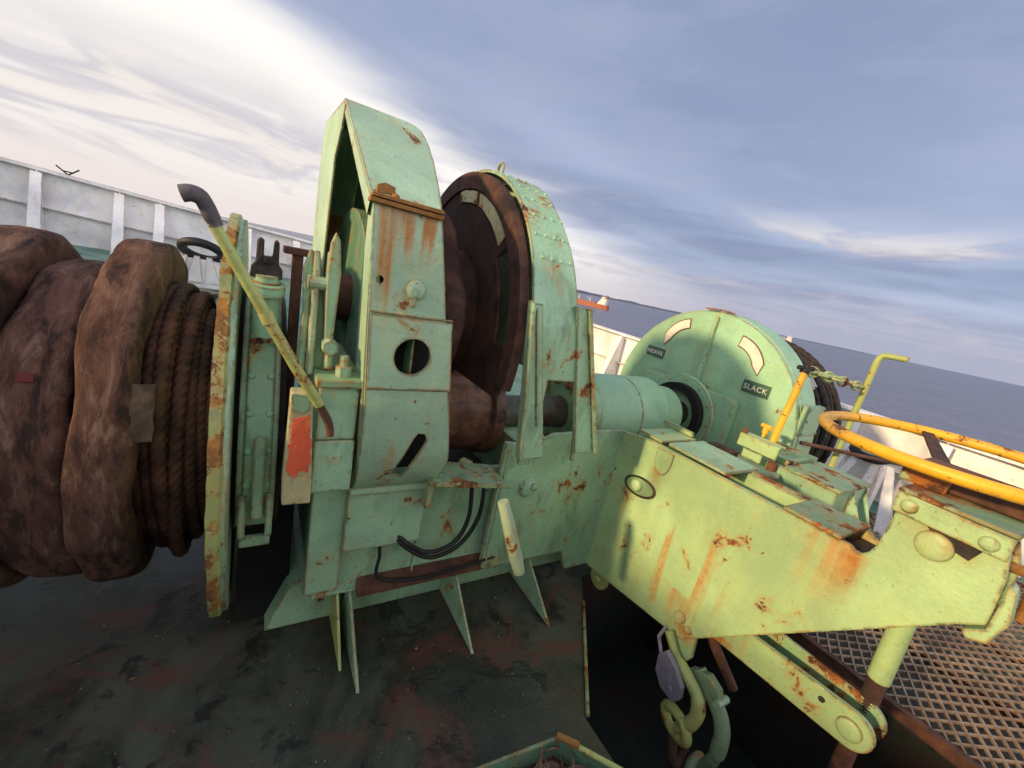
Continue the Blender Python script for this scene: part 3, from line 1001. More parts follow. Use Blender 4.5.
# turned cap and black clevis on top of the band
bm = B(); cyl(bm, (.025, 1.57, 1.36), (.020, 1.52, 1.56), .040, 20, .036); cyl(bm, (.02, 1.515, 1.50), (.02, 1.51, 1.53), .052, 20)
obj('band_end_eye', bm, M_green, WL, smooth=True)
bm = B()
prism(bm, [(-.026, 1.545), (.062, 1.548), (.064, 1.575), (.052, 1.592), (.050, 1.655), (.043, 1.665), (.034, 1.660), (.033, 1.615), (.020, 1.606), (.008, 1.614), (.007, 1.658), (-.002, 1.664), (-.010, 1.655), (-.012, 1.596), (-.024, 1.578)], 'y', 1.50, 1.535)
cyl(bm, (.020, 1.49, 1.60), (.020, 1.545, 1.60), .013, 10)
wob(bm, .006, 22)
obj('clevis', bm, M_dark, WL, bevel=.005)
# lower end of the band: hanger straps
bm = B()
box(bm, (-.030, 1.46, .64), (-.008, 1.49, .80)); box(bm, (.052, 1.46, .64), (.074, 1.49, .80)); box(bm, (.008, 1.45, .72), (.042, 1.48, 1.02)); box(bm, (-.025, 1.465, .60), (.07, 1.485, .64))
obj('band_hanger', bm, M_green, WL, bevel=.004)
bm = B(); box(bm, (-.03, 1.75, .005), (.17, 2.5, .62)); obj('black_block', bm, M_hole, WL)  # plain black block below the brake drum

def ragged(pts, amp, seed, step=.008):
    """roughen a polygon's outline so that a paint patch has a flaked edge"""
    rn = random.Random(seed); out = []
    P_ = [Vector(p) for p in pts]
    for a, b in zip(P_, P_[1:] + P_[:1]):
        m = max(1, int((b - a).length / step)); d = (b - a).normalized(); nn = Vector((-d.y, d.x))
        for k in range(m): out.append(tuple(a.lerp(b, k / m) + nn * rn.uniform(-amp, amp)))
    return out


# red and cream painted stop block
t = thing('stop_block', 'steel stop block with flaking orange red paint above cream paint, beside the brake band', 'block', (.13, 1.30, .86))
bm = B(); prism(bm, [(.094, 1.245), (.152, 1.245), (.172, .93), (.172, .862), (.088, .862), (.086, .95)], 'y', 1.30, 1.36); wob(bm, .003, 15)
obj('block_body', bm, M_pale, t, bevel=.006)
bm = B(); prism(bm, ragged([(.103, 1.165), (.146, 1.175), (.157, 1.10), (.161, 1.03), (.156, .975), (.135, .985), (.118, .965), (.100, .980), (.097, 1.05)], .0035, 4), 'y', 1.2965, 1.302); wob(bm, .003, 30)
obj('red_paint_patch', bm, M_red, t)
bm = B(); prism(bm, ragged([(.097, 1.240), (.150, 1.240), (.148, 1.19), (.130, 1.178), (.100, 1.185)], .003, 6), 'y', 1.2975, 1.302)
obj('green_paint_patch', bm, M_rustgreen, t)


# --- gear guard: a tall hood round the gear
def hood(bm, path, xl, xr, th=0.012):
    """strip following path [(y,z)], xl/xr functions of index fraction"""
    n = len(path)
    V = []
    for i, (y, z) in enumerate(path):
        p0 = Vector(path[max(i - 1, 0)]); p1 = Vector(path[min(i + 1, n - 1)])
        t_ = (p1 - p0).normalized(); nn = Vector((-t_.y, t_.x))
        f = i / (n - 1)
        a, b = xl(f), xr(f)
        yo, zo = y + nn.x * th, z + nn.y * th
        V.append([bm.verts.new(q) for q in ((a, yo, zo), (b, yo, zo), (b, y, z), (a, y, z))])
    for i in range(n - 1):
        for k in range(4):
            bm.faces.new((V[i][k], V[i][(k + 1) % 4], V[i + 1][(k + 1) % 4], V[i + 1][k]))
    bm.faces.new(list(reversed(V[0]))); bm.faces.new(V[-1])


def interp(tab):
    def f(q):
        for (a, va), (b, vb) in zip(tab, tab[1:]):
            if q <= b: return va + (vb - va) * (q - a) / (b - a)
        return tab[-1][1]
    return f


def catmull2(pts, k=6):
    return [(p.x, p.y) for p in smooth_path([(a, b, 0) for a, b in pts], k)]


low = catmull2([(1.475, .80), (1.405, .88), (1.355, 1.00), (1.338, 1.15), (1.340, 1.30), (1.350, 1.50), (1.355, 1.68), (1.362, 1.842)], 5)
up = [(1.36, 1.845), (1.44, 1.892), (1.525, 1.942), (1.62, 1.998), (1.715, 2.055), (1.79, 2.098), (1.862, 2.141), (1.93, 2.181), (1.985, 2.214), (2.02, 2.233), (2.035, 2.241), (2.20, 2.25), (2.40, 2.262), (2.62, 2.275), (2.69, 2.20), (2.77, 2.0), (2.81, 1.75), (2.82, 1.50), (2.82, 1.2), (2.80, .86)]
bm = B()
cutA = B(); tube(cutA, [(.452, 1.25, 1.375), (.452, 1.45, 1.375)], .064, 40)
cutB = B(); prism(cutB, [(.450, .90), (.498, .885), (.555, 1.055), (.545, 1.085), (.515, 1.09), (.500, 1.06)], 'y', 1.25, 1.50)
cutC = B(); tube(cutC, [(.318, 1.25, 1.612), (.318, 1.45, 1.612)], .013, 14)
hood(bm, low, interp([(0, .335), (.45, .315), (1, .275)]), interp([(0, .655), (.25, .665), (.5, .61), (1, .487)]))
obj('guard_front', bm, M_guard, WL, cuts=[cutA, cutB, cutC], smooth=True)
bm = B()
hood(bm, up, interp([(0, .268), (.5, .262), (1, .28)]), interp([(0, .489), (2/19, .523), (4/19, .554), (6/19, .570), (7/19, .570), (8/19, .566), (9/19, .545), (10/19, .515), (11/19, .50), (1, .50)]))
obj('guard_hood', bm, M_guard, WL, smooth=True)
# joint angle between the two
bm = B()
box(bm, (.262, 1.332, 1.829), (.492, 1.362, 1.842)); box(bm, (.266, 1.330, 1.845), (.488, 1.362, 1.857))
wob(bm, .004, 16, 3)
obj('guard_joint', bm, M_orange, WL, bevel=.002)
bm = B()
dome(bm, (.335, 1.345, 1.856), .014, .012, (0, 0, 1))
prism(bm, [(.28, 1.86), (.335, 1.865), (.33, 1.885), (.30, 1.89), (.28, 1.88)], 'y', 1.340, 1.356)
obj('rust_lump', wob(bm, .003, 40), M_orange, WL)
# side cheeks of the hood (left side)
def cheek(bm, path, x, inset, th=.01):
    n = len(path); A = []; C = []
    for i, (y, z) in enumerate(path):
        d = inset(i / (n - 1))
        p0 = Vector(path[max(i - 1, 0)]); p1 = Vector(path[min(i + 1, n - 1)])
        t_ = (p1 - p0).normalized(); nn = Vector((t_.y, -t_.x))
        A.append((y, z)); C.append((y + nn.x * d, z + nn.y * d))
    VA = [[bm.verts.new((xx, *p)) for p in A] for xx in (x(0), x(0) + th)]
    for r_, row in enumerate(VA):
        for i, v in enumerate(row): v.co.x = x(i / (n - 1)) + r_ * th
    VC = [[bm.verts.new((xx, *p)) for p in C] for xx in (0, 1)]
    for r_, row in enumerate(VC):
        for i, v in enumerate(row): v.co.x = x(i / (n - 1)) + r_ * th
    for i in range(n - 1):
        bm.faces.new((VA[0][i], VA[0][i + 1], VC[0][i + 1], VC[0][i]))
        bm.faces.new((VA[1][i], VC[1][i], VC[1][i + 1], VA[1][i + 1]))
        bm.faces.new((VC[0][i], VC[0][i + 1], VC[1][i + 1], VC[1][i]))
        bm.faces.new((VA[0][i], VA[1][i], VA[1][i + 1], VA[0][i + 1]))
bm = B(); cheek(bm, low, lambda f: .335 - .06 * f + .001, interp([(0, .05), (.3, .16), (.75, .13), (1, .055)]))
obj('guard_cheek', bm, M_guard, WL)
bm = B(); prism(bm, [(1.985, 2.216), (2.03, 2.238), (2.62, 2.272), (2.70, 2.17), (2.77, 1.98), (2.80, 1.75), (2.815, 1.50), (2.815, .86), (2.45, .86), (2.35, 1.2), (2.27, 1.63), (2.17, 2.05), (2.04, 2.14)], 'x', .258, .267)
obj('guard_cheek', bm, M_guard, WL, bevel=.003)
bm = B(); cheek(bm, up[:9], lambda f: .268 - .006 * f, interp([(0, .06), (.3, .05), (1, .03)]))
obj('guard_cheek', bm, M_guard, WL)
bm = B()
pts = [(y + .012, z) for y, z in low] + [(y + .01, z - .016) for y, z in up[1:]]
prism(bm, pts, 'x', .455, .462)
obj('guard_back_plate', bm, M_dgreen, WL)
bm = B(); box(bm, (.345, 1.43, .90), (.600, 1.445, 1.52)); obj('dark_backing', bm, M_hole, WL)  # black sheet behind the guard openings, painted in for the shade inside
# cover plate with inspection hole
bm = B()
sel = [p for p in low if 1.245 < p[1] < 1.52]
cutD = B(); tube(cutD, [(.452, 1.20, 1.375), (.452, 1.45, 1.375)], .064, 40)
sel2 = [(p[0] - .014, p[1]) for p in [(1.338, 1.262), (1.341, 1.34), (1.345, 1.42), (1.350, 1.505)]]
hood(bm, sel2, interp([(0, .312), (1, .300)]), interp([(0, .607), (1, .577)]), .007)
obj('cover_plate', bm, M_guard, WL, cuts=[cutD], smooth=True)
bm = B(); lathe(bm, [(.365, 0.1), (.365, .50), (.355, .52), (.355, .56), (.40, .56), (.40, .1)], GY + .05, GZ - .15, 72)
obj('gear_wheel', bm, M_dgreen, WL, smooth=True)
bm = B(); box(bm, (.33, 1.475, .50), (.655, 1.552, .80)); obj('guard_foot', bm, M_green, WL, bevel=.004)
bm = B(); box(bm, (.325, 1.452, .775), (.665, 1.47, .81)); obj('guard_foot_seam', bm, M_guard, WL, bevel=.003)
bm = B(); dome(bm, (.435, 1.340, 1.60), .035, .014, (0, -1, 0), 18); box(bm, (.425, 1.328, 1.545), (.440, 1.340, 1.60)); wob(bm, .006, 25)
obj('paint_lump', bm, M_guard, WL, smooth=True)

# --- rusty wheel, its flange ring, and the riveted guard
bm = B()
arc_band(bm, .875, .918, .665, .742, -15, 194, GY, 1.42, 96)
obj('wheel_rim', bm, M_rimbrown, WL, smooth=True)
bm = B()
GZ2 = 1.42
wp = [(GY + .70 * math.cos(R(a)), GZ2 + .70 * math.sin(R(a))) for a in range(-20, 201, 4)] 
kid = [(GY + r_ * math.cos(R(a)), GZ2 + r_ * math.sin(R(a))) for r_, rg in ((.645, range(142, 182, 3)), (.555, range(180, 140, -3))) for a in rg]
kid2 = [(GY + r_ * math.cos(R(a)), GZ2 + r_ * math.sin(R(a))) for r_, rg in ((.62, range(10, 60, 6)), (.46, range(56, 6, -8))) for a in rg]
prism(bm, wp, 'x', .885, .905)
obj('wheel_web', bm, M_dbrown, WL, bevel=.01, cuts=[prism(B(), kid, 'x', .8, 1.0), prism(B(), kid2, 'x', .7, 1.0)], smooth=True)
bm = B(); lathe(bm, [(.74, .10), (.72, .20), (.76, .26), (.86, .30), (.884, .34), (.884, .10)], GY, GZ, 64)
obj('wheel_boss', wob(bm, .006, 6), M_dbrown, WL, smooth=True)
bm = B()
pp = []
for k in range(64):
    a = 2 * PI * k / 64
    r_ = .53 + .035 * math.sin(7 * a)
    pp.append((.685 + .012 * math.cos(5 * a), GY + .02 + r_ * math.cos(a), 1.36 + r_ * math.sin(a)))
tube(bm, pp, .058, 16, closed=True)
obj('wheel_ring', wob(bm, .008, 8), M_rimbrown, WL, smooth=True)
bm = B(); arc_band(bm, .876, .884, .600, .655, 84, 138, GY, 1.42)
obj('pale_paint_arc', wob(bm, .003, 20), M_pale, WL)

gpath = catmull2([(1.392, .90), (1.386, 1.10), (1.380, 1.30), (1.376, 1.46), (1.376, 1.55)], 4)[:-1] + \
    [(2.12 + .755 * math.cos(R(a)), 1.42 + .755 * math.sin(R(a))) for a in range(169, -6, -5)] + [(2.88, 1.1), (2.86, .86)]
bm = B()
# front part as a strip with a doorway between its legs
fr = lambda f: 1.215 - .03 * min(1, max(0, (f - .2) / .3))
cutE = B(); prism(cutE, [(1.090, .80), (1.075, 1.31), (1.245, 1.31), (1.30, 1.1), (1.36, .80)], 'y', 1.3, 1.5)
hood(bm, gpath, interp([(0, 1.03), (.10, .985), (.2, .925), (.4, .925), (1, .94)]), interp([(0, 1.36), (.08, 1.30), (.16, 1.24), (.22, 1.19), (.30, 1.16), (.38, 1.14), (.46, 1.12), (.6, 1.15), (1, 1.22)]), .014)
obj('wheel_guard', bm, M_green, WL, cuts=[cutE], smooth=True)
bm = B()
for i, a in enumerate(range(94, 156, 8)):
    for j in range(5):
        x = .955 + j * .048 + (.018 if i % 2 else 0)
        c, s = math.cos(R(a)), math.sin(R(a))
        if x < 1.14: obj('rivet', dome(B(), (x, 2.12 + .768 * c, 1.42 + .768 * s), .0075, .007, (0, c, s), 8), M_gplain, WL)
bm = B()
tube(bm, [(.985, 2.0 + .028 * math.cos(a), 2.195 + .028 * math.sin(a)) for a in [2 * PI * k / 16 for k in range(16)]], .008, 8, closed=True)
obj('lifting_eye', bm, M_green, WL, smooth=True)
bm = B(); prism(bm, [(GY + .745 * math.cos(R(a)), 1.42 + .745 * math.sin(R(a))) for a in range(-12, 193, 5)], 'x', 1.095, 1.105)
obj('guard_side_plate', bm, M_green, WL)
# stiffener legs either side of the doorway
bm = B()
def leg(bm, x0t, x1t, x0b, x1b, zt, zb, y0, y1):
    V = [bm.verts.new(p) for p in ((x0b, y0, zb), (x1b, y0, zb), (x1b, y1, zb), (x0b, y1, zb), (x0t, y0, zt), (x1t, y0, zt), (x1t, y1, zt), (x0t, y1, zt))]
    for f in ((0, 3, 2, 1), (4, 5, 6, 7), (0, 1, 5, 4), (1, 2, 6, 5), (2, 3, 7, 6), (3, 0, 4, 7)): bm.faces.new([V[i] for i in f])
leg(bm, .895, .955, 1.00, 1.14, 1.625, .94, 1.352, 1.376)
leg(bm, .895, .908, 0.998, 1.014, 1.63, .94, 1.33, 1.376)
leg(bm, .925, .932, 1.055, 1.062, 1.60, 1.10, 1.345, 1.353)
obj('guard_leg', bm, M_green, WL, bevel=.003)
bm = B(); leg(bm, 1.130, 1.185, 1.325, 1.445, 1.64, .955, 1.352, 1.376); leg(bm, 1.183, 1.195, 1.440, 1.455, 1.64, .955, 1.33, 1.376)
obj('guard_leg', bm, M_green, WL, bevel=.003)

# hub under the wheel, shaft and coupling
bm = B(); lathe(bm, [(.70, .1), (.70, .335), (.735, .345), (.745, .30), (.745, .1)], AY, AZ + .02, 48)
for k in range(18):
    a = 2 * PI * k / 18
    dome(bm, (.70, AY + .31 * math.cos(a), AZ + .02 + .31 * math.sin(a)), .02, .012, (-1, 0, 0), 8)
obj('toothed_ring', wob(bm, .004, 9), M_dbrown, WL, smooth=True)
bm = B(); lathe(bm, [(.76, .1), (.76, .27), (.80, .285), (.85, .28), (.88, .255), (1.12, .255), (1.14, .28), (1.20, .285), (1.22, .24), (1.22, .1)], AY, AZ + .03, 56)
obj('hub', wob(bm, .004, 7), M_hub, WL, smooth=True)
bm = B(); cyl(bm, (-2.6, AY, AZ), (3.25, AY, AZ), .105, 40); obj('main_shaft', bm, M_shaft, WL, smooth=True)
bm = B(); cyl(bm, (.30, GY, GZ), (1.0, GY, GZ), .11, 32); obj('wheel_shaft', bm, M_brown, WL, smooth=True)
bm = B(); lathe(bm, [(1.80, .11), (1.80, .30), (1.87, .315), (1.93, .30), (1.93, .11)], AY, AZ, 48)
for k in range(10):
    a = 2 * PI * k / 10; hexbolt(bm, (1.80, AY + .22 * math.cos(a), AZ + .22 * math.sin(a)), .028, .03, (-1, 0, 0))
obj('coupling_flange', wob(bm, .003, 9), M_rustgreen, WL, smooth=True)
bm = B(); lathe(bm, [(1.94, .11), (1.94, .275), (1.96, .285), (2.33, .285), (2.335, .279), (2.342, .279), (2.347, .285), (2.62, .285), (2.67, .26), (2.68, .225), (2.88, .22), (2.89, .11)], AY, AZ, 72)
obj('shaft_sleeve', bm, M_gear, WL, smooth=True)
bm = B(); box(bm, (1.85, 1.85, .23), (2.05, 2.4, .62)); prism(bm, [(1.8, .23), (2.45, .23), (2.35, .70), (1.9, .70)], 'x', 2.15, 2.25)
obj('shaft_pedestal', bm, M_dgreen, WL, bevel=.006)

# foot step, hoses and drain pipe
bm = B(); prism(bm, [(.615, .838), (1.00, .790), (.99, .812), (.625, .860)], 'y', 1.36, 1.56); obj('step_plate', bm, M_rustgreen, WL, bevel=.004)
bm = B(); box(bm, (.63, 1.42, .70), (.66, 1.54, .835)); obj('step_bracket', bm, M_green, WL, bevel=.003)
bm = B(); box(bm, (.475, 1.52, .505), (.565, 1.548, .60)); wob(bm, .012, 12); dome(bm, (.52, 1.525, .55), .05, .03, (0, -1, 0), 12)
obj('cable_gland', bm, M_dark, WL, bevel=.008)
for off in (0, 1):
    bm = B()
    tube(bm, smooth_path([(.53, 1.50, .565 - .02 * off), (.60, 1.46, .50 - .02 * off), (.70 + .01 * off, 1.44, .455 - .03 * off), (.82 + .03 * off, 1.45, .48 - .02 * off), (.875 + .055 * off, 1.46, .60), (.86 + .065 * off, 1.47, .795)], 8), .0105, 10)
    obj('hose', bm, M_rubber, WL, smooth=True)
bm = B(); tube(bm, smooth_path([(.49, 1.53, .50), (.50, 1.52, .42), (.51, 1.515, .30), (.70, 1.50, .265), (.95, 1.49, .29), (1.1, 1.5, .30)], 6), .008, 8)
obj('hose', bm, M_rubber, WL, smooth=True)
bm = B(); 
tube(bm, [(.905, 1.26, .80), (.935, 1.24, .72), (1.01, 1.22, .53), (1.04, 1.21, .455)], [.024, .028, .031, .026], 20)
o = obj('drain_pipe', bm, M_pipe, WL, smooth=True, cuts=[tube(B(), [(1.03, 1.213, .49), (1.05, 1.207, .43)], .018, 16)])
# black box behind the hub, put in for the shade inside the frame
bm = B(); box(bm, (.672, 1.58, .26), (1.298, 2.71, .50)); obj('dark_fill', bm, M_dark, WL)
bm = B(); tube(bm, [(.86, 1.60, .80), (.88, 1.56, .80)], .035, 10); obj('drip_cup', bm, M_pale, WL)

# --- hand lever: long pole with bent dark grip
t = thing('hand_lever', 'long yellow green hand lever with bent black grip leaning across the brake', 'lever', (.19, 1.2, 1.1))
bm = B()
pth = [(-0.087, 1.115, 1.685), (-0.048, 1.13, 1.612), (0.019, 1.15, 1.49), (0.089, 1.175, 1.364), (0.159, 1.2, 1.246)]
tube(bm, pth, [.0125, .013, .0135, .014, .0145], 16)
tube(bm, [Vector(pth[2]) - Vector((.004, 0, -.01)), Vector(pth[2]) + Vector((.006, 0, -.014))], .0165, 16)
obj('pole', wob(bm, .0015, 40), M_yg, t, smooth=True)
bm = B(); tube(bm, smooth_path([(-0.138, 1.1, 1.727), (-0.121, 1.1, 1.732), (-0.104, 1.105, 1.724), (-0.086, 1.115, 1.687), (-0.082, 1.117, 1.678)], 6), [.0165] * 12 + [.0155] * 6 + [.0138] * 7, 16)
obj('grip', bm, M_griprub, t, smooth=True)
bm = B(); tube(bm, smooth_path([(0.153, 1.2, 1.255), (0.175, 1.205, 1.216), (0.192, 1.21, 1.179), (0.197, 1.21, 1.144)], 4), .0120, 12)
obj('lever_end', bm, M_brown, t, smooth=True)

# ================================================================== SUPPORT BEAM
BM = thing('support_beam', 'sunlit yellow green box beam with rust runs reaching from the windlass towards the handwheel', 'beam', (1.9, .7, .2))
outline = [(1.50, .10), (1.50, .995), (1.45, 1.003), (1.316, 1.028), (.404, 1.045), (.388, 1.034), (.370, 1.034), (.353, 1.055), (.342, 1.095), (.336, 1.285),
           (.098, 1.285), (.070, 1.16), (.062, 1.028), (.11, .985), (.819, .197), (1.02, .165), (1.46, .10)]
bm = B(); prism(bm, outline, 'x', 1.80, 1.825); obj('side_plate', bm, M_beam, BM, bevel=.004)
out2 = [(1.50, .10), (1.50, .995), (1.45, 1.003), (1.316, 1.028), (.42, 1.045), (.40, 1.03), (.375, 1.03), (.353, 1.055), (.342, 1.095), (.336, 1.24),
        (.098, 1.24), (.070, 1.16), (.062, 1.028), (.11, .985), (.819, .197), (1.46, .10)]
bm = B(); prism(bm, out2, 'x', 2.03, 2.055); obj('side_plate', bm, M_beam, BM, bevel=.004)
# cross plate facing the camera side
bm = B(); prism(bm, [(1.02, .238), (1.56, .238), (1.62, .10), (1.797, .10), (1.797, 1.0), (1.55, 1.0), (1.30, .99), (1.18, .935), (1.10, .945), (1.02, .955)], 'y', 1.495, 1.52)
obj('cross_plate', bm, M_green, BM, bevel=.004)
bm = B(); dome(bm, (1.20, 1.497, .70), .050, .028, (0, -1, 0), 24); dome(bm, (1.225, 1.47, .715), .02, .02, (0, -1, 0), 12)
obj('lug', bm, M_green, BM, smooth=True)
# lids and the open middle
bm = B(); box(bm, (1.828, .90, 1.040), (2.12, 1.22, 1.055)); obj('lid', bm, M_green, BM, bevel=.003)
bm = B(); box(bm, (1.826, 1.26, 1.03), (2.12, 1.42, 1.045)); box(bm, (2.10, 1.28, 1.045), (2.12, 1.48, 1.075)); obj('lid', bm, M_beam, BM, bevel=.003)
bm = B(); box(bm, (1.790, .43, 1.048), (2.065, .63, 1.062)); obj('lid', bm, M_rustgreen, BM, bevel=.003)
bm = B(); box(bm, (2.056, .43, 1.02), (2.085, 1.25, 1.045)); obj('top_flange', bm, M_rustgreen, BM, bevel=.003)
bm = B(); tube(bm, [(1.70, .375, 1.10), (2.30, .375, 1.10)], .050, 24); 
bm.free()
bm = B(); box(bm, (1.828, .15, .95), (2.028, .32, .97)); obj('floor_plate', bm, M_dgreen, BM)
bm = B(); box(bm, (1.828, .338, .88), (2.028, .44, 1.012)); box(bm, (1.828, .44, .88), (2.028, .45, 1.044)); obj('notch_dark_fill', bm, M_dark, BM)  # dark block stands in for the shaded hollow below the notch
# clamp strip, bolts, pin at the far end
bm = B(); prism(bm, [(.348, 1.300), (.345, 1.232), (.088, 1.228), (.090, 1.296)], 'x', 1.772, 1.797); obj('clamp_strip', bm, M_beam, BM, bevel=.004)
bm = B(); box(bm, (1.775, .085, 1.300), (2.08, .35, 1.312)); obj('clamp_top', bm, M_rustgreen, BM, bevel=.003)
for y_, z_, r_ in ((.308, 1.266, .023), (.130, 1.258, .022)):
    bm = B(); dome(bm, (1.773, y_, z_), r_, .014, (-1, 0, 0), 20); obj('bolt', bm, M_beam, BM, smooth=True)
bm = B(); dome(bm, (1.797, .225, 1.176), .046, .018, (-1, 0, 0), 32); obj('pin', bm, M_beam, BM, smooth=True)
bm = B(); prism(bm, [(.258, 1.226), (.135, 1.222), (.15, 1.18), (.225, 1.176 + .02)], 'x', 1.793, 1.7975); obj('pin_shadow', bm, M_dark, BM)  # dark sliver painted as the shadow gap between clamp strip and pin
# end angle
bm = B(); prism(bm, [(.060, 1.02), (.098, .985), (.085, .965), (.045, .98), (.028, 1.06), (.045, 1.15), (.062, 1.17)], 'x', 1.79, 1.86); obj('end_angle', bm, M_beam, BM, bevel=.003)
# oval boss with bolt
bm = B()
pts = []
for k in range(28):
    a = 2 * PI * k / 28
    pts.append((1.285 + .095 * math.cos(a) * 1.0 - .02 * math.sin(a), .765 + .052 * math.sin(a) + .0 * math.cos(a)))
bm = B(); prism(bm, pts, 'x', 1.788, 1.799); obj('boss', bm, M_rustgreen, BM, bevel=.003)
bm = B(); arcp = [(1.788, p[0], p[1]) for p in pts]; tube(bm, arcp, .006, 8, closed=True); obj('boss_edge', bm, M_dark, BM, smooth=True)
bm = B(); dome(bm, (1.787, 1.30, .765), .034, .022, (-1, 0, 0), 20); obj('bolt', bm, M_beam, BM, smooth=True)
# welded round lugs
bm = B(); prism(bm, [(1.20 + .05 * math.cos(R(a)), .97 + .085 * math.sin(R(a))) for a in range(180, 361, 15)] + [(1.25, 1.02), (1.15, 1.02)], 'x', 1.79, 1.799); obj('weld_patch', bm, M_beam, BM, bevel=.003)
bm = B(); dome(bm, (1.797, .855, .300), .030, .02, (-1, 0, 0), 20); dome(bm, (1.797, .80, .275), .018, .015, (-1, 0, 0), 12); obj('bolt', bm, M_beam, BM, smooth=True)
bm = B(); prism(bm, [(.86, .235), (.755, .262), (.745, .16), (.765, .115), (.80, .10), (.83, .115)], 'x', 1.803, 1.822); obj('chain_lug', bm, M_beam, BM, bevel=.003)
bm = B(); prism(bm, [(1.40 + .07 * math.cos(R(a)), .065 + .07 * math.sin(R(a))) for a in range(0, 360, 20)], 'x', 1.83, 1.85); dome(bm, (1.829, 1.40, .055), .025, .015, (-1, 0, 0)); obj('round_lug', bm, M_yg, BM, bevel=.003)

def weld(parent, pts, r=.0055, mat=None):
    P_ = [Vector(p) for p in pts]; L = []
    for a, b in zip(P_, P_[1:]):
        m = max(2, int((b - a).length / .012))
        L += [a.lerp(b, k / m) for k in range(m)]
    L.append(P_[-1])
    bm = B(); tube(bm, L, [r * (1 + .28 * math.sin(k * 2.4)) for k in range(len(L))], 7)
    return obj('weld_seam', wob(bm, .0012, 30), mat or M_gplain, parent, smooth=True)


weld(BM, [(1.797, 1.496, .105), (1.797, 1.496, .995)])
weld(WL, [(.672, 1.547, .24), (.672, 1.547, .80)])
weld(WL, [(1.045, 1.492, .245), (1.045, 1.492, .94)])
weld(WL, [(.24, 1.548, .238), (1.0, 1.548, .238), (1.55, 1.548, .238)], .006)
for x_ in (.391, .901, 1.351): weld(WL, [(x_, 1.557, .229), (x_, 1.658, .01)], .005)
weld(WL, [(.335, 1.470, .812), (.655, 1.470, .812)], .006)
weld(WL, [(.300, 1.336, 1.512), (.45, 1.334, 1.512), (.578, 1.336, 1.512)], .004, M_rustgreen)
weld(WL, [(.310, 1.327, 1.258), (.607, 1.327, 1.258)], .004, M_rustgreen)
# link bar under the beam
t = thing('link_bar', 'flat yellow green link bar with round bolted end, angled down under the beam', 'bar', (1.96, .4, .35))
def slot(p0, p1, r, n=12):
    p0, p1 = Vector(p0), Vector(p1); d = (p1 - p0).normalized(); a0 = math.atan2(d.y, d.x)
    L = [(p1.x + r * math.cos(a0 - PI / 2 + PI * k / n), p1.y + r * math.sin(a0 - PI / 2 + PI * k / n)) for k in range(n + 1)]
    L += [(p0.x + r * math.cos(a0 + PI / 2 + PI * k / n), p0.y + r * math.sin(a0 + PI / 2 + PI * k / n)) for k in range(n + 1)]
    return L
bm = B(); prism(bm, slot((.85, .30), (.215, .348), .075), 'x', 1.94, 1.965); obj('near_bar', bm, M_beam, t, bevel=.004)
bm = B(); prism(bm, slot((.95, .34), (.215, .348), .075), 'x', 2.06, 2.08); obj('rear_bar', bm, M_rustgreen, t, bevel=.004)
bm = B(); dome(bm, (1.939, .214, .348), .042, .014, (-1, 0, 0), 28); obj('pin_head', bm, M_beam, t, smooth=True)
bm = B(); dome(bm, (1.939, .315, .372), .012, .006, (-1, 0, 0), 10); obj('grease_nipple', bm, M_dark, t)

# threaded rod
t = thing('threaded_rod', 'rusty threaded spindle with a yellow green painted top below the end of the beam', 'rod', (2.1, .2, .0))
p0, p1 = Vector((2.06, .245, .98)), Vector((2.10, .205, .06))
bm = B(); cyl(bm, p0.lerp(p1, 0), p0.lerp(p1, .50), .036, 24); obj('collar', bm, M_beam, t, smooth=True)
bm = B()
pts = []; rr = []
for k in range(150):
    f = .50 + .72 * k / 149
    pts.append(p0.lerp(p1, f)); rr.append(.0275 + (.004 if k % 3 == 0 else -.001))
tube(bm, pts, rr, 20); obj('thread', bm, M_brown, t)

# shackle and chain under the beam
t = thing('shackle', 'green and yellow painted shackle hook hanging from the lug under the beam', 'shackle', (1.80, .8, .1))
bm = B(); tube(bm, smooth_path([(1.775, .87, .21), (1.772, .798, .137), (1.77, .705, .092), (1.77, .642, .045), (1.768, .624, -.025), (1.765, .640, -.11), (1.765, .675, -.17)], 7), [.021] * 8 + [.027] * 10 + [.031] * 14 + [.027] * 5, 16)
obj('bow', wob(bm, .003, 18), M_yg, t, smooth=True)
bm = B(); tube(bm, smooth_path([(1.85, .715, .11), (1.85, .642, .066), (1.85, .569, .005), (1.85, .532, -.07), (1.85, .524, -.18), (1.86, .55, -.30)], 7), [.030] * 10 + [.034] * 18 + [.028] * 8, 16)
obj('hook_arm', wob(bm, .003, 18), M_hook, t, smooth=True)
bm = B(); prism(bm, [(.745, .10), (.66, .145), (.60, .12), (.575, .08), (.60, .03), (.66, .02), (.72, .05)], 'x', 1.82, 1.862); obj('swivel_plate', wob(bm, .004, 20), M_hook, t, bevel=.008)
bm = B(); tube(bm, [(1.80, .580, .075), (1.88, .580, .075)], .018, 10); obj('shackle_pin', bm, M_green, t, smooth=True)


def chain_link(bm, c, u, v, L, wd, r):
    c, u, v = Vector(c), Vector(u).normalized(), Vector(v).normalized()
    pts = []
    for k in range(36):
        a = 2 * PI * k / 36
        q = math.copysign(abs(math.cos(a)) ** .75, math.cos(a))
        pts.append(c + u * L * q + v * wd * math.sin(a))
    tube(bm, pts, r, 12, closed=True)


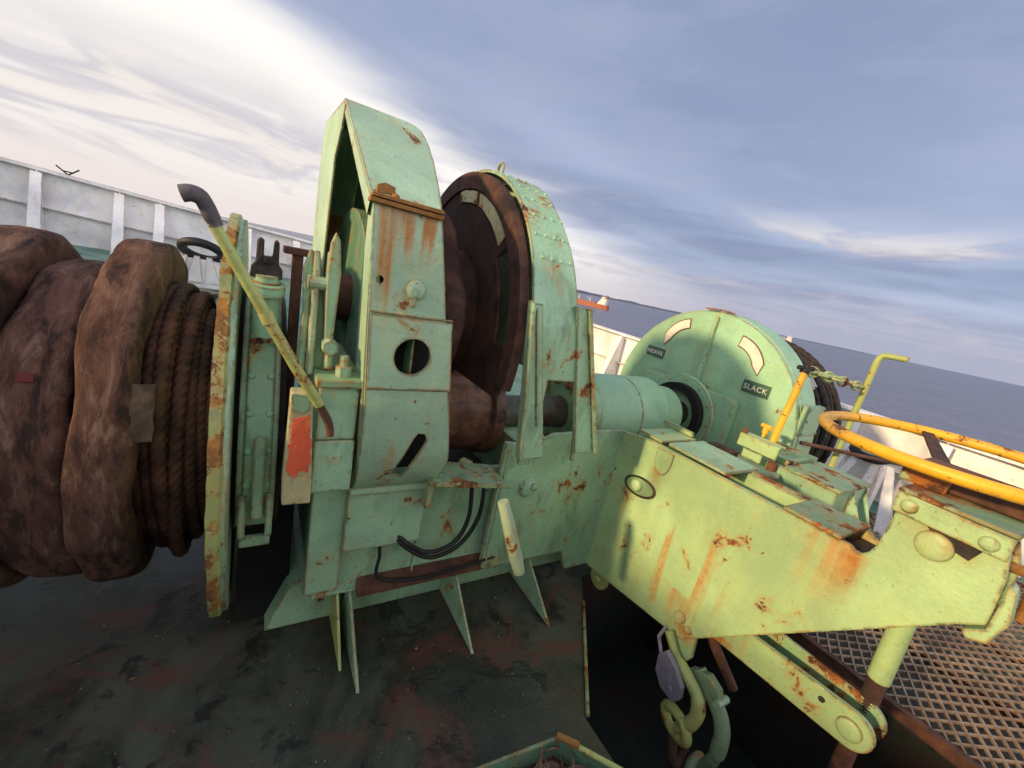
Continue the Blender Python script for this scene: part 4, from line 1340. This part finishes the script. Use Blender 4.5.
t = thing('anchor_chain', 'short rusty yellow chain end hanging from the shackle hook into the dark well', 'chain', (1.8, .68, -.2))
for k, (c, u, v, m_) in enumerate((((1.765, .69, -.155), (.25, 1, -.15), (0, .3, 1), M_yg), ((1.86, .575, -.37), (0, .2, 1), (1, 0, 0), M_hook), ((1.80, .66, -.27), (.2, .4, 1), (1, 0, 0), M_brown))):
    bm = B(); chain_link(bm, c, u, v, .075, .050, .024); obj('link', wob(bm, .003, 18), m_, t, smooth=True)

bm = B(); prism(bm, [(0.847, 0.116), (0.817, 0.167), (0.752, 0.13), (0.697, 0.074), (0.688, 0.018), (0.711, -0.028), (0.785, -0.019), (0.836, 0.035)], 'x', 1.705, 1.735)
tube(bm, [(1.72, 0.847 - .02, 0.116 - .02), (1.76, .90, .15), (1.80, .90, .20)], .010, 8)
dome(bm, (1.704, 0.741, 0.027), .018, .010, (-1, 0, 0), 12)
tag(obj('steel_tongue', bm, M_lilac, bevel=.008), 'grey lilac flat steel tongue hanging beside the shackle below the beam', 'tongue')
bm = B(); cyl(bm, (1.95, .77, .235), (2.03, .62, .02), .024, 16)
tag(obj('bolt_stub', bm, M_brown, smooth=True), 'rusty brown bolt stub sticking out under the beam right of the shackle', 'bolt')

# ================================================================== GEAR CASE
GX = 3.26; GR = .884
GC = thing('gear_case', 'round green gear case with pale direction arrows and sign plates, split by a vertical seam', 'gear case', (3.5, 2.1, 0))
bm = B()
lathe(bm, [(GX, .11), (GX, GR - .012), (GX + .012, GR), (3.50, GR), (3.52, GR - .02), (3.52, .11)], AY, AZ + .02, 128)
obj('case_drum', bm, M_gear, GC, smooth=True)
bm = B()
seamy = 2.07
pts = [(AY + GR * .995 * math.cos(R(a)), AZ + .02 + GR * .995 * math.sin(R(a))) for a in range(92, 268, 4)]
prism(bm, pts, 'x', GX - .045, GX - .002)
obj('case_door', bm, M_gear, GC, bevel=.003)
bm = B(); box(bm, (GX - .075, seamy - .02, 1.10), (GX - .045, seamy + .012, AZ + GR - .03), ); obj('door_edge', bm, M_gear, GC, bevel=.006)
# bearing housing
bm = B(); prism(bm, [(1.66, .25), (2.56, .25), (2.56, 1.12), (2.54, 1.14), (1.70, 1.15), (1.66, 1.13)], 'x', 3.121, GX - .046)
obj('bearing_housing', bm, M_gear, GC, bevel=.02)
bm = B(); lathe(bm, [(3.095, .24), (3.09, .33), (3.12, .34), (3.12, .24)], AY, AZ, 56); obj('seal_ring', bm, M_gear, GC, smooth=True)
bm = B()
for k in range(12):
    a = 2 * PI * k / 12; obj('ring_bolt', dome(B(), (3.092, AY + .30 * math.cos(a), AZ + .30 * math.sin(a)), .012, .010, (-1, 0, 0), 8), M_gear, GC)
bm = B(); lathe(bm, [(3.03, .20), (3.03, .262), (3.096, .262), (3.096, .20)], AY, AZ, 48); obj('oil_seal', bm, M_hole, GC)
bm = B(); box(bm, (3.235, 1.212, 1.05), (3.47, 1.26, 1.27)); obj('hand_hole_cover', bm, M_gear, GC, bevel=.008)
bm = B()
for x in (3.25, 3.455):
    for z in (1.07, 1.16, 1.25): obj('cover_bolt', dome(B(), (x, 1.212, z), .010, .008, (0, -1, 0), 8), M_gear, GC)
bm = B(); prism(bm, [(1.3, .003), (2.9, .003), (2.75, .45), (1.45, .45)], 'x', 3.28, 3.50); obj('case_foot', bm, M_green, GC, bevel=.008)
bm = B(); wv = [(AY + (GR + .004) * math.cos(R(a)), AZ + .02 + (GR + .004) * math.sin(R(a))) for a in range(84, 100, 2)]
for i, (y, z) in enumerate(wv): dome(bm, (GX - .03 + .01 * (i % 2), y, z), .022, .012, (0, 0, 1), 8)
obj('rust_scab', wob(bm, .006, 30), M_orange, GC)


def arrow(parent, yc, zc_, r, a0, a1, wid, x, head=True):
    """curved flat arrow on the case face; angles measured in the (y,z) plane about (yc,zc_)"""
    def poly(grow):
        out, inn = [], []
        n = 12
        s = 1 if a1 > a0 else -1
        ah = R(17) * s
        A0, A1 = R(a0) - s * grow / r, R(a1)
        body_end = A1 - ah
        for k in range(n + 1):
            a = A0 + (body_end - A0) * k / n
            out.append((yc + (r + wid / 2 + grow) * math.cos(a), zc_ + (r + wid / 2 + grow) * math.sin(a)))
            inn.append((yc + (r - wid / 2 - grow) * math.cos(a), zc_ + (r - wid / 2 - grow) * math.sin(a)))
        be = body_end
        tip = A1 + s * grow * 1.3 / r
        hd = [(yc + (r + wid * .5 + grow) * math.cos(be), zc_ + (r + wid * .5 + grow) * math.sin(be)),
              (yc + r * math.cos(tip), zc_ + r * math.sin(tip)),
              (yc + (r - wid * .5 - grow) * math.cos(be), zc_ + (r - wid * .5 - grow) * math.sin(be))]
        return out[:-1] + hd + list(reversed(inn[:-1]))
    a = obj('direction_arrow', prism(B(), poly(.010), 'x', x - .003, x), M_outline, parent)
    obj('arrow_fill', prism(B(), poly(0.0), 'x', x - .006, x - .0032), M_pink, a)


arrow(GC, 2.28, 1.37, .268, 77, 6, .072, GX - .002)
arrow(GC, 1.86, 1.35, .243, 100, 174, .075, GX - .0455)


def text_bm(txt, size, y_left, zmid, x, depth=.003):
    """flat lettering on a face looking towards -x (reads from +y to -y)"""
    cu = bpy.data.curves.new('lettering', 'FONT')
    cu.body = txt; cu.size = size; cu.extrude = depth / 2; cu.space_character = 1.12
    cu.offset = size * .012
    to = bpy.data.objects.new('lettering', cu); COL.objects.link(to)
    dg = bpy.context.evaluated_depsgraph_get(); dg.update()
    me = bpy.data.meshes.new_from_object(to.evaluated_get(dg))
    bpy.data.objects.remove(to)
    bm = bmesh.new(); bm.from_mesh(me)
    xs_ = [v.co.x for v in bm.verts]; ys_ = [v.co.y for v in bm.verts]
    for v in bm.verts:
        a, b, c = v.co
        v.co = Vector((x - c, y_left - (a - min(xs_)), zmid + (b - (min(ys_) + max(ys_)) / 2)))
    return bm


for txt, y0, y1, z0, z1, x in (('HEAVE', 2.715, 2.512, 1.257, 1.347, GX - .002), ('SLACK', 1.695, 1.487, 1.226, 1.320, GX - .047)):
    p = obj('sign_plate', prism(B(), [(y0, z0), (y1, z0 - .004), (y1 - .002, z1), (y0, z1)], 'x', x - .005, x), M_plate, GC)
    p['label'] = 'dark green plate reading ' + txt
    obj('lettering', text_bm(txt, .056, y0 - .014, (z0 + z1) / 2, x - .008), M_letter, p)

# ------------------------------------------------------------------ warping drum beyond the gear case
t = thing('warping_drum', 'dark warping drum wound with black tarred rope beyond the gear case', 'drum', (4.1, 2.1, 0))
bm = B(); lathe(bm, [(3.56, .12), (3.56, .50), (4.40, .46), (4.40, .12)], AY, AZ, 64); obj('barrel', bm, M_dark, t, smooth=True)
bm = B(); lathe(bm, [(4.40, .12), (4.40, .70), (4.45, .72), (4.48, .70), (4.48, .12)], AY, AZ, 72); obj('end_flange', bm, M_dark, t, smooth=True)
bm = B(); cyl(bm, (3.53, AY, AZ), (4.6, AY, AZ), .10, 20); obj('shaft_end', bm, M_shaft, t)
bm = B()
for k in range(12):
    rope_turn(bm, 3.62 + k * .066, .66 + .03 * math.sin(k * 2.1) + .006 * k, .032, .03, 3, k * .8, .012, nseg=300, nc=12, pitch=60)
for k in range(12):
    rope_turn(bm, 3.62 + k * .066, .60, .034, .0, 3, k * .8, .012, nseg=120, nc=9, pitch=60)
tag(obj('coiled_rope', bm, M_drope, smooth=True), 'black tarred rope coiled on the warping drum behind the gear case', 'rope')
bm = B()
for k in range(6):
    a0 = 138 - 1.5 * k
    pts = [(3.72 + .06 * k, AY + .715 * math.cos(R(a)), AZ + .715 * math.sin(R(a))) for a in range(int(a0) - 10, int(a0) + 14, 3)]
    tube(bm, pts, .026, 10)
tag(obj('rag', wob(bm, .006, 12), simple('pale_rag', (0.55, .50, .46), .9), smooth=True), 'pale grey ribbed rag lying on the black coiled rope', 'rag')
bm = B(); prism(bm, [(1.5, .003), (2.7, .003), (2.4, .75), (1.8, .75)], 'x', 4.62, 4.72); box(bm, (4.55, 1.85, .7), (4.78, 2.35, 1.1))
tag(obj('outer_bearing', bm, M_green, bevel=.01), 'green bearing stand at the outer end of the warping drum', 'bearing')

# ------------------------------------------------------------------ clutch controls in front of the gear case
t = thing('control_box', 'low green steel box with worn lid between the beam and the gear case', 'box', (2.9, 1.0, .0))
bm = B(); box(bm, (2.70, .74, .30), (3.12, 1.26, .945)); obj('box_body', bm, M_green, t, bevel=.006)
bm = B(); box(bm, (2.685, .725, .948), (3.14, 1.02, .965)); box(bm, (2.75, 1.03, .950), (3.14, 1.29, .985)); obj('box_lid', bm, M_rustgreen, t, bevel=.004)
bm = B(); prism(bm, [(.735, .94), (.735, .55), (.55, .55), (.56, .60)], 'x', 2.90, 2.912); prism(bm, [(.738, .94), (.738, .35), (.50, .35)], 'x', 3.10, 3.112); obj('stiffener', bm, M_green, t, bevel=.003)
bm = B(); box(bm, (2.74, .80, .003), (3.08, 1.2, .298)); obj('box_foot', bm, M_green, t, bevel=.004)

t = thing('clutch_bracket', 'cream sunlit channel bracket and green arm plate beside the shaft housing', 'bracket', (2.6, 1.2, .9))
bm = B(); box(bm, (2.60, 1.045, .99), (2.612, 1.285, 1.070)); box(bm, (2.614, 1.05, 1.058), (2.69, 1.28, 1.07)); box(bm, (2.605, 1.12, .93), (2.615, 1.24, .985)); obj('channel', bm, M_beam, t, bevel=.003)
bm = B(); prism(bm, [(2.30, 1.48), (2.62, 1.50), (2.74, 1.18), (2.74, 1.04), (2.62, 1.0), (2.50, 1.10)], 'z', .885, .905); obj('arm_plate', bm, M_green, t, bevel=.004)
bm = B(); cyl(bm, (2.68, 1.08, .85), (2.68, 1.08, .96), .03, 14); obj('pivot_bolt', wob(bm, .006, 14), M_brown, t, bevel=.003)
bm = B(); cyl(bm, (2.50, 1.36, .90), (2.50, 1.36, .955), .035, 14); box(bm, (2.48, 1.26, .906), (2.62, 1.42, .94)); obj('rusty_clamp', wob(bm, .006, 14), M_brown, t, bevel=.003)
bm = B(); cyl(bm, (2.62, 1.27, 1.07), (2.62, 1.27, 1.10), .018, 8); obj('pivot_bolt', bm, M_brown, t, bevel=.003)
bm = B(); box(bm, (2.3, 1.3, .3), (2.7, 1.55, .884)); obj('bracket_base', bm, M_dgreen, t, bevel=.005)

t = thing('clutch_lever', 'chipped yellow clutch lever standing in front of the gear case', 'lever', (2.9, 1.21, 1.0))
bm = B(); tube(bm, [(2.88, 1.215, .95), (2.92, 1.20, 1.51)], .021, 18); obj('lever_tube', bm, M_yellow, t, smooth=True)
bm = B(); cyl(bm, (2.91, 1.20, 1.50), (2.925, 1.20, 1.545), .028, 12); cyl(bm, (2.86, 1.22, 1.53), (2.97, 1.18, 1.535), .015, 10); obj('fork', bm, M_dark, t, bevel=.003)
bm = B(); tube(bm, [(2.93, 1.20, 1.52), (3.30, 1.17, 1.50), (3.72, 1.13, 1.455)], .015, 10)
for k in range(7):
    chain_link(bm, Vector((3.0 + k * .10, 1.192 - k * .0085, 1.515 - k * .0085)), (1, -.08, -.08), (0, 1, .2) if k % 2 else (0, 0, 1), .062, .028, .009)
obj('link_rod', bm, M_yg, t, smooth=True)
bm = B(); tube(bm, smooth_path([(3.72, 1.13, .004), (3.72, 1.125, .9), (3.72, 1.125, 1.55), (3.72, 1.12, 1.67), (3.72, 1.09, 1.705), (3.72, .97, 1.71)], 6), .021, 14)
tag(obj('bent_pipe', bm, M_yg, smooth=True), 'thin yellow green upright pipe with its top bent over, seen against the sea', 'pipe')
bm = B(); cyl(bm, (2.87, 1.27, .98), (2.87, 1.27, 1.10), .012, 12); cyl(bm, (2.86, 1.235, 1.105), (2.88, 1.305, 1.105), .015, 10); cyl(bm, (2.87, 1.27, 1.06), (2.87, 1.27, 1.12), .019, 12)
tag(obj('grease_valve', bm, M_yellow, smooth=True), 'small yellow T handled valve left of the yellow clutch lever', 'valve')
bm = B(); tube(bm, [(3.30, 1.22, 1.00), (3.75, 1.0, .98), (4.4, .82, .93)], .014, 10)
tag(obj('tie_rod', bm, M_brown, smooth=True), 'thin rusty tie rod running from the gear case towards the white brackets', 'rod')

# ------------------------------------------------------------------ handwheel
HC = Vector((2.195, .315, 1.412)); HR = .418
t = thing('handwheel', 'big bright yellow handwheel with dark spokes above the end of the beam', 'handwheel', HC.to_tuple())
bm = B(); tube(bm, [HC + Vector((HR * math.cos(2 * PI * k / 72), HR * math.sin(2 * PI * k / 72), HR * (.03 * math.cos(2 * PI * k / 72) - .024 * math.sin(2 * PI * k / 72)))) for k in range(72)], 0.0215, 20, closed=True)
obj('wheel_rim', bm, M_yellow, t, smooth=True)
for k in range(3):
    a = R(27 + 120 * k)
    d = Vector((math.cos(a), math.sin(a), .03 * math.cos(a) - .024 * math.sin(a))); n_ = Vector((-d.y, d.x, 0))
    bm = B()
    p0, p1 = HC + d * .05 + Vector((0, 0, -.085)), HC + d * (HR - .005)
    V = []
    for p, w_ in ((p0, .028), (p1, .020)):
        for q in (-1, 1):
            for zz in (-.006, .006): V.append(bm.verts.new(p + n_ * w_ * q + Vector((0, 0, zz))))
    for f in ((0, 1, 3, 2), (4, 6, 7, 5), (0, 4, 5, 1), (2, 3, 7, 6), (0, 2, 6, 4), (1, 5, 7, 3)): bm.faces.new([V[i] for i in f])
    obj('spoke', bm, M_dark, t, bevel=.003)
bm = B(); lathe(bm, [(1.30, 0), (1.30, .085), (1.325, .08), (1.33, .055), (1.345, .05), (1.35, 0)], HC.x, HC.y, 32, 'z'); obj('hub', bm, M_brown, t, smooth=True)
bm = B(); cyl(bm, (HC.x, HC.y, 1.0), (HC.x, HC.y, 1.31), .03, 20); obj('spindle', bm, M_brown, t, smooth=True)
t = thing('yoke', 'rust brown steel yoke block on top of the beam end under the handwheel', 'yoke', (2.1, .2, 1.3))
bm = B(); box(bm, (1.95, .10, 1.315), (2.26, .40, 1.365)); wob(bm, .004, 9); obj('yoke_block', bm, M_brown, t, bevel=.008)
bm = B(); box(bm, (1.90, .27, 1.313), (1.93, .39, 1.36)); obj('worn_tab', bm, M_rustgreen, t, bevel=.004)
bm = B(); tube(bm, [(2.00, .12, 1.16), (2.07, .035, 1.15), (2.10, .025, 1.10), (2.13, .02, .98)], .018, 12); tube(bm, [(2.05, .03, 1.16), (2.16, .01, 1.10)], .026, 12)
tag(obj('end_pin', bm, M_orange, smooth=True), 'orange rusted pin at the very end of the beam by the right border', 'pin')

# ------------------------------------------------------------------ right fairlead
t = thing('fairlead', 'black oval mooring fairlead on white splayed bracket plates by the right bulwark', 'fairlead', (5.7, 1.75, 0))
bm = B(); pts = [(5.6 + .09 * math.sin(2 * PI * k / 32), 1.42 + .15 * math.cos(2 * PI * k / 32), .70 + .05 * math.sin(2 * PI * k / 32)) for k in range(32)]
tube(bm, pts, .045, 12, closed=True); obj('ring', bm, M_rubber, t, smooth=True)
for ya, yb in ((1.62, 1.95), (1.50, 1.62), (1.34, 1.28), (1.22, .98)):
    bm = B()
    V = [bm.verts.new(p) for p in ((5.55, ya + .03, .64), (5.55, ya - .03, .64), (5.20, yb - .07, .004), (5.20, yb + .07, .004), (5.57, ya + .03, .64), (5.57, ya - .03, .64), (5.23, yb - .07, .004), (5.23, yb + .07, .004))]
    for f in ((0, 1, 2, 3), (7, 6, 5, 4), (0, 4, 5, 1), (1, 5, 6, 2), (2, 6, 7, 3), (3, 7, 4, 0)): bm.faces.new([V[i] for i in f])
    obj('bracket_plate', bm, M_white, t)
bm = B(); box(bm, (5.62, 1.28, .004), (5.8, 1.56, .60)); obj('pedestal', bm, M_white, t, bevel=.02)

# ------------------------------------------------------------------ grating walkway
t = thing('walkway_grating', 'rusty expanded metal walkway grating on the deck at the lower right', 'grating', (4.0, .2, 0))
m_gr = rusty('rusty_grating', (0.27, 0.18, 0.13), (0.50, 0.36, 0.26), (0.20, 0.17, 0.13), 5.0, .8)
bm = B()
X0, X1, Y0, Y1 = 2.80, 5.70, -1.2, 1.22
zt = .060
def clipseg(p, d):
    t0, t1 = -1e9, 1e9
    for o_, dd, lo, hi in ((p[0], d[0], X0, X1), (p[1], d[1], Y0, Y1)):
        a, b = (lo - o_) / dd, (hi - o_) / dd
        if a > b: a, b = b, a
        t0, t1 = max(t0, a), min(t1, b)
    return (t0, t1) if t1 > t0 + .02 else None
for sgn in (1, -1):
    d = Vector((1.0, sgn * .52)).normalized(); nrm = Vector((-d.y, d.x))
    k = -80
    while k < 140:
        p = Vector((X0, Y0)) + nrm * (k * .054)
        c = clipseg(p, d)
        if c:
            a, b = p + d * c[0], p + d * c[1]
            wd = nrm * .0045
            V = [bm.verts.new((q.x, q.y, z)) for z in (zt - .014, zt - (.0015 if sgn < 0 else 0)) for q in (a - wd, b - wd, b + wd, a + wd)]
            for f in ((0, 3, 2, 1), (4, 5, 6, 7), (0, 1, 5, 4), (1, 2, 6, 5), (2, 3, 7, 6), (3, 0, 4, 7)): bm.faces.new([V[i] for i in f])
        k += 1
obj('mesh_sheet', bm, m_gr, t)
bm = B()
for a, b in (((X0 - .04, Y0, 0.005), (X0, Y1, .066)), ((X1, Y0, .005), (X1 + .04, Y1, .066)), ((X0 - .04, Y1, .005), (X1 + .04, Y1 + .04, .066))): box(bm, a, b)
for x in (3.5, 4.2, 4.9): box(bm, (x, Y0, .006), (x + .03, Y1 - .002, .044))
obj('angle_frame', bm, M_brown, t, bevel=.002)
t = thing('duckboard', 'brown slatted wooden duckboard on the green deck beyond the beam', 'duckboard', (5.0, 1.7, 0))
m_wood = rusty('weathered_board', (0.10, 0.072, 0.055), (0.19, 0.14, 0.105), None, 5.0, .85, .4)
for k in range(9):
    bm = B(); box(bm, (4.15 + k * .155, 1.30, .03), (4.285 + k * .155, 1.85, .055)); obj('slat', bm, m_wood, t, bevel=.003)
bm = B(); box(bm, (4.15, 1.36, .004), (5.5, 1.42, .028)); box(bm, (4.15, 1.72, .004), (5.5, 1.78, .028)); obj('runner', bm, m_wood, t)

# ------------------------------------------------------------------ tray with rope scraps at the bottom edge
t = thing('steel_tray', 'green steel tray with a rusty yellow rim holding frayed rope scraps at the bottom edge', 'tray', (.95, .6, 0))
A_, B_, C_, D_ = Vector((1.02, .745)), Vector((.50, .79)), Vector((.52, .30)), Vector((1.30, .40))
bm = B()
for p, q in ((A_, B_), (B_, C_), (C_, D_), (D_, A_)):
    d = (q - p).normalized(); n_ = Vector((-d.y, d.x)) * .006
    V = [bm.verts.new((c.x, c.y, z)) for z in (.004, .098) for c in (p - n_, q - n_, q + n_, p + n_)]
    for f in ((0, 3, 2, 1), (4, 5, 6, 7), (0, 1, 5, 4), (1, 2, 6, 5), (2, 3, 7, 6), (3, 0, 4, 7)): bm.faces.new([V[i] for i in f])
obj('tray_wall', bm, M_dgreen, t)
bm = B(); prism(bm, [A_, B_, C_, D_], 'z', .003, .012); obj('tray_floor', bm, M_brown, t)
bm = B(); tube(bm, [(A_.x, A_.y, .105), (1.16, .572, .105), (D_.x, D_.y, .105)], .011, 10); obj('rim_pipe', wob(bm, .003, 20), M_yg, t, smooth=True)
bm = B(); tube(bm, [(A_.x - .004, A_.y + .003, .108), (A_.x + .05, A_.y - .06, .109)], .0135, 10); obj('rim_end', wob(bm, .003, 20), M_orange, t, smooth=True)
bm = B()
rnd = random.Random(3)
for k in range(130):
    u_, v_ = rnd.random(), rnd.random()
    c = A_.lerp(B_, u_ * .94 + .03).lerp(D_.lerp(C_, u_ * .94 + .03), v_ * .9 + .05)
    a = rnd.random() * PI * 2; L = rnd.uniform(.03, .10); z0 = rnd.uniform(.02, .085)
    d = Vector((math.cos(a), math.sin(a), rnd.uniform(-.25, .25)))
    m = Vector((c.x, c.y, z0)); pts = [m - d * L * .5, m + Vector((rnd.uniform(-.01, .01), rnd.uniform(-.01, .01), .01)), m + d * L * .5]
    pts = [Vector((p.x, p.y, max(.016, p.z))) for p in pts]
    tube(bm, smooth_path(pts, 3), rnd.uniform(.0015, .005), 5)
prism(bm, [A_.lerp(C_, .06), B_.lerp(D_, .06), C_.lerp(A_, .06), D_.lerp(B_, .06)], 'z', .013, .035)
tag(obj('rope_scraps', bm, rusty('rope_fibre', (0.10, .055, .045), (0.30, .19, .13), (.05, .03, .03), 14)), 'heap of frayed brown rope scraps lying in the steel tray', 'rope scraps', kind='stuff')
bm = B(); tube(bm, [(1.25, .805, .009), (1.40, .993, .010), (1.66, 1.32, .010)], .009, 8)
tag(obj('edge_bar', bm, M_rustgreen, smooth=True), 'thin yellowed bar lying along the edge of the dark well', 'bar')

# flakes of rust and paint lying on the deck round the windlass
rnd = random.Random(11); bm = B()
for k in range(420):
    x, y = rnd.uniform(-1.6, 1.2), rnd.triangular(.45, 1.62, 1.5)
    if x < .1: y = rnd.uniform(.5, 2.6)
    r_ = rnd.uniform(.0012, .0055) * (1 if rnd.random() < .93 else 2.0); a0 = rnd.random() * 6.28
    V = [bm.verts.new((x + r_ * rnd.uniform(.5, 1.2) * math.cos(a0 + q * 1.57), y + r_ * rnd.uniform(.5, 1.2) * math.sin(a0 + q * 1.57), .0045 + rnd.uniform(0, .003))) for q in range(4)]
    T_ = bm.verts.new((x, y, .009 + r_ * .3))
    bm.faces.new(V)
    for q in range(4): bm.faces.new((V[q], V[(q + 1) % 4], T_))
tag(obj('rust_flakes', bm, rusty('flake_rust', (0.22, 0.10, 0.05), (0.30, 0.30, 0.20), (0.10, .05, .03), 30.0)), 'small loose flakes of rust and old paint strewn over the dark deck', 'flakes', kind='stuff')
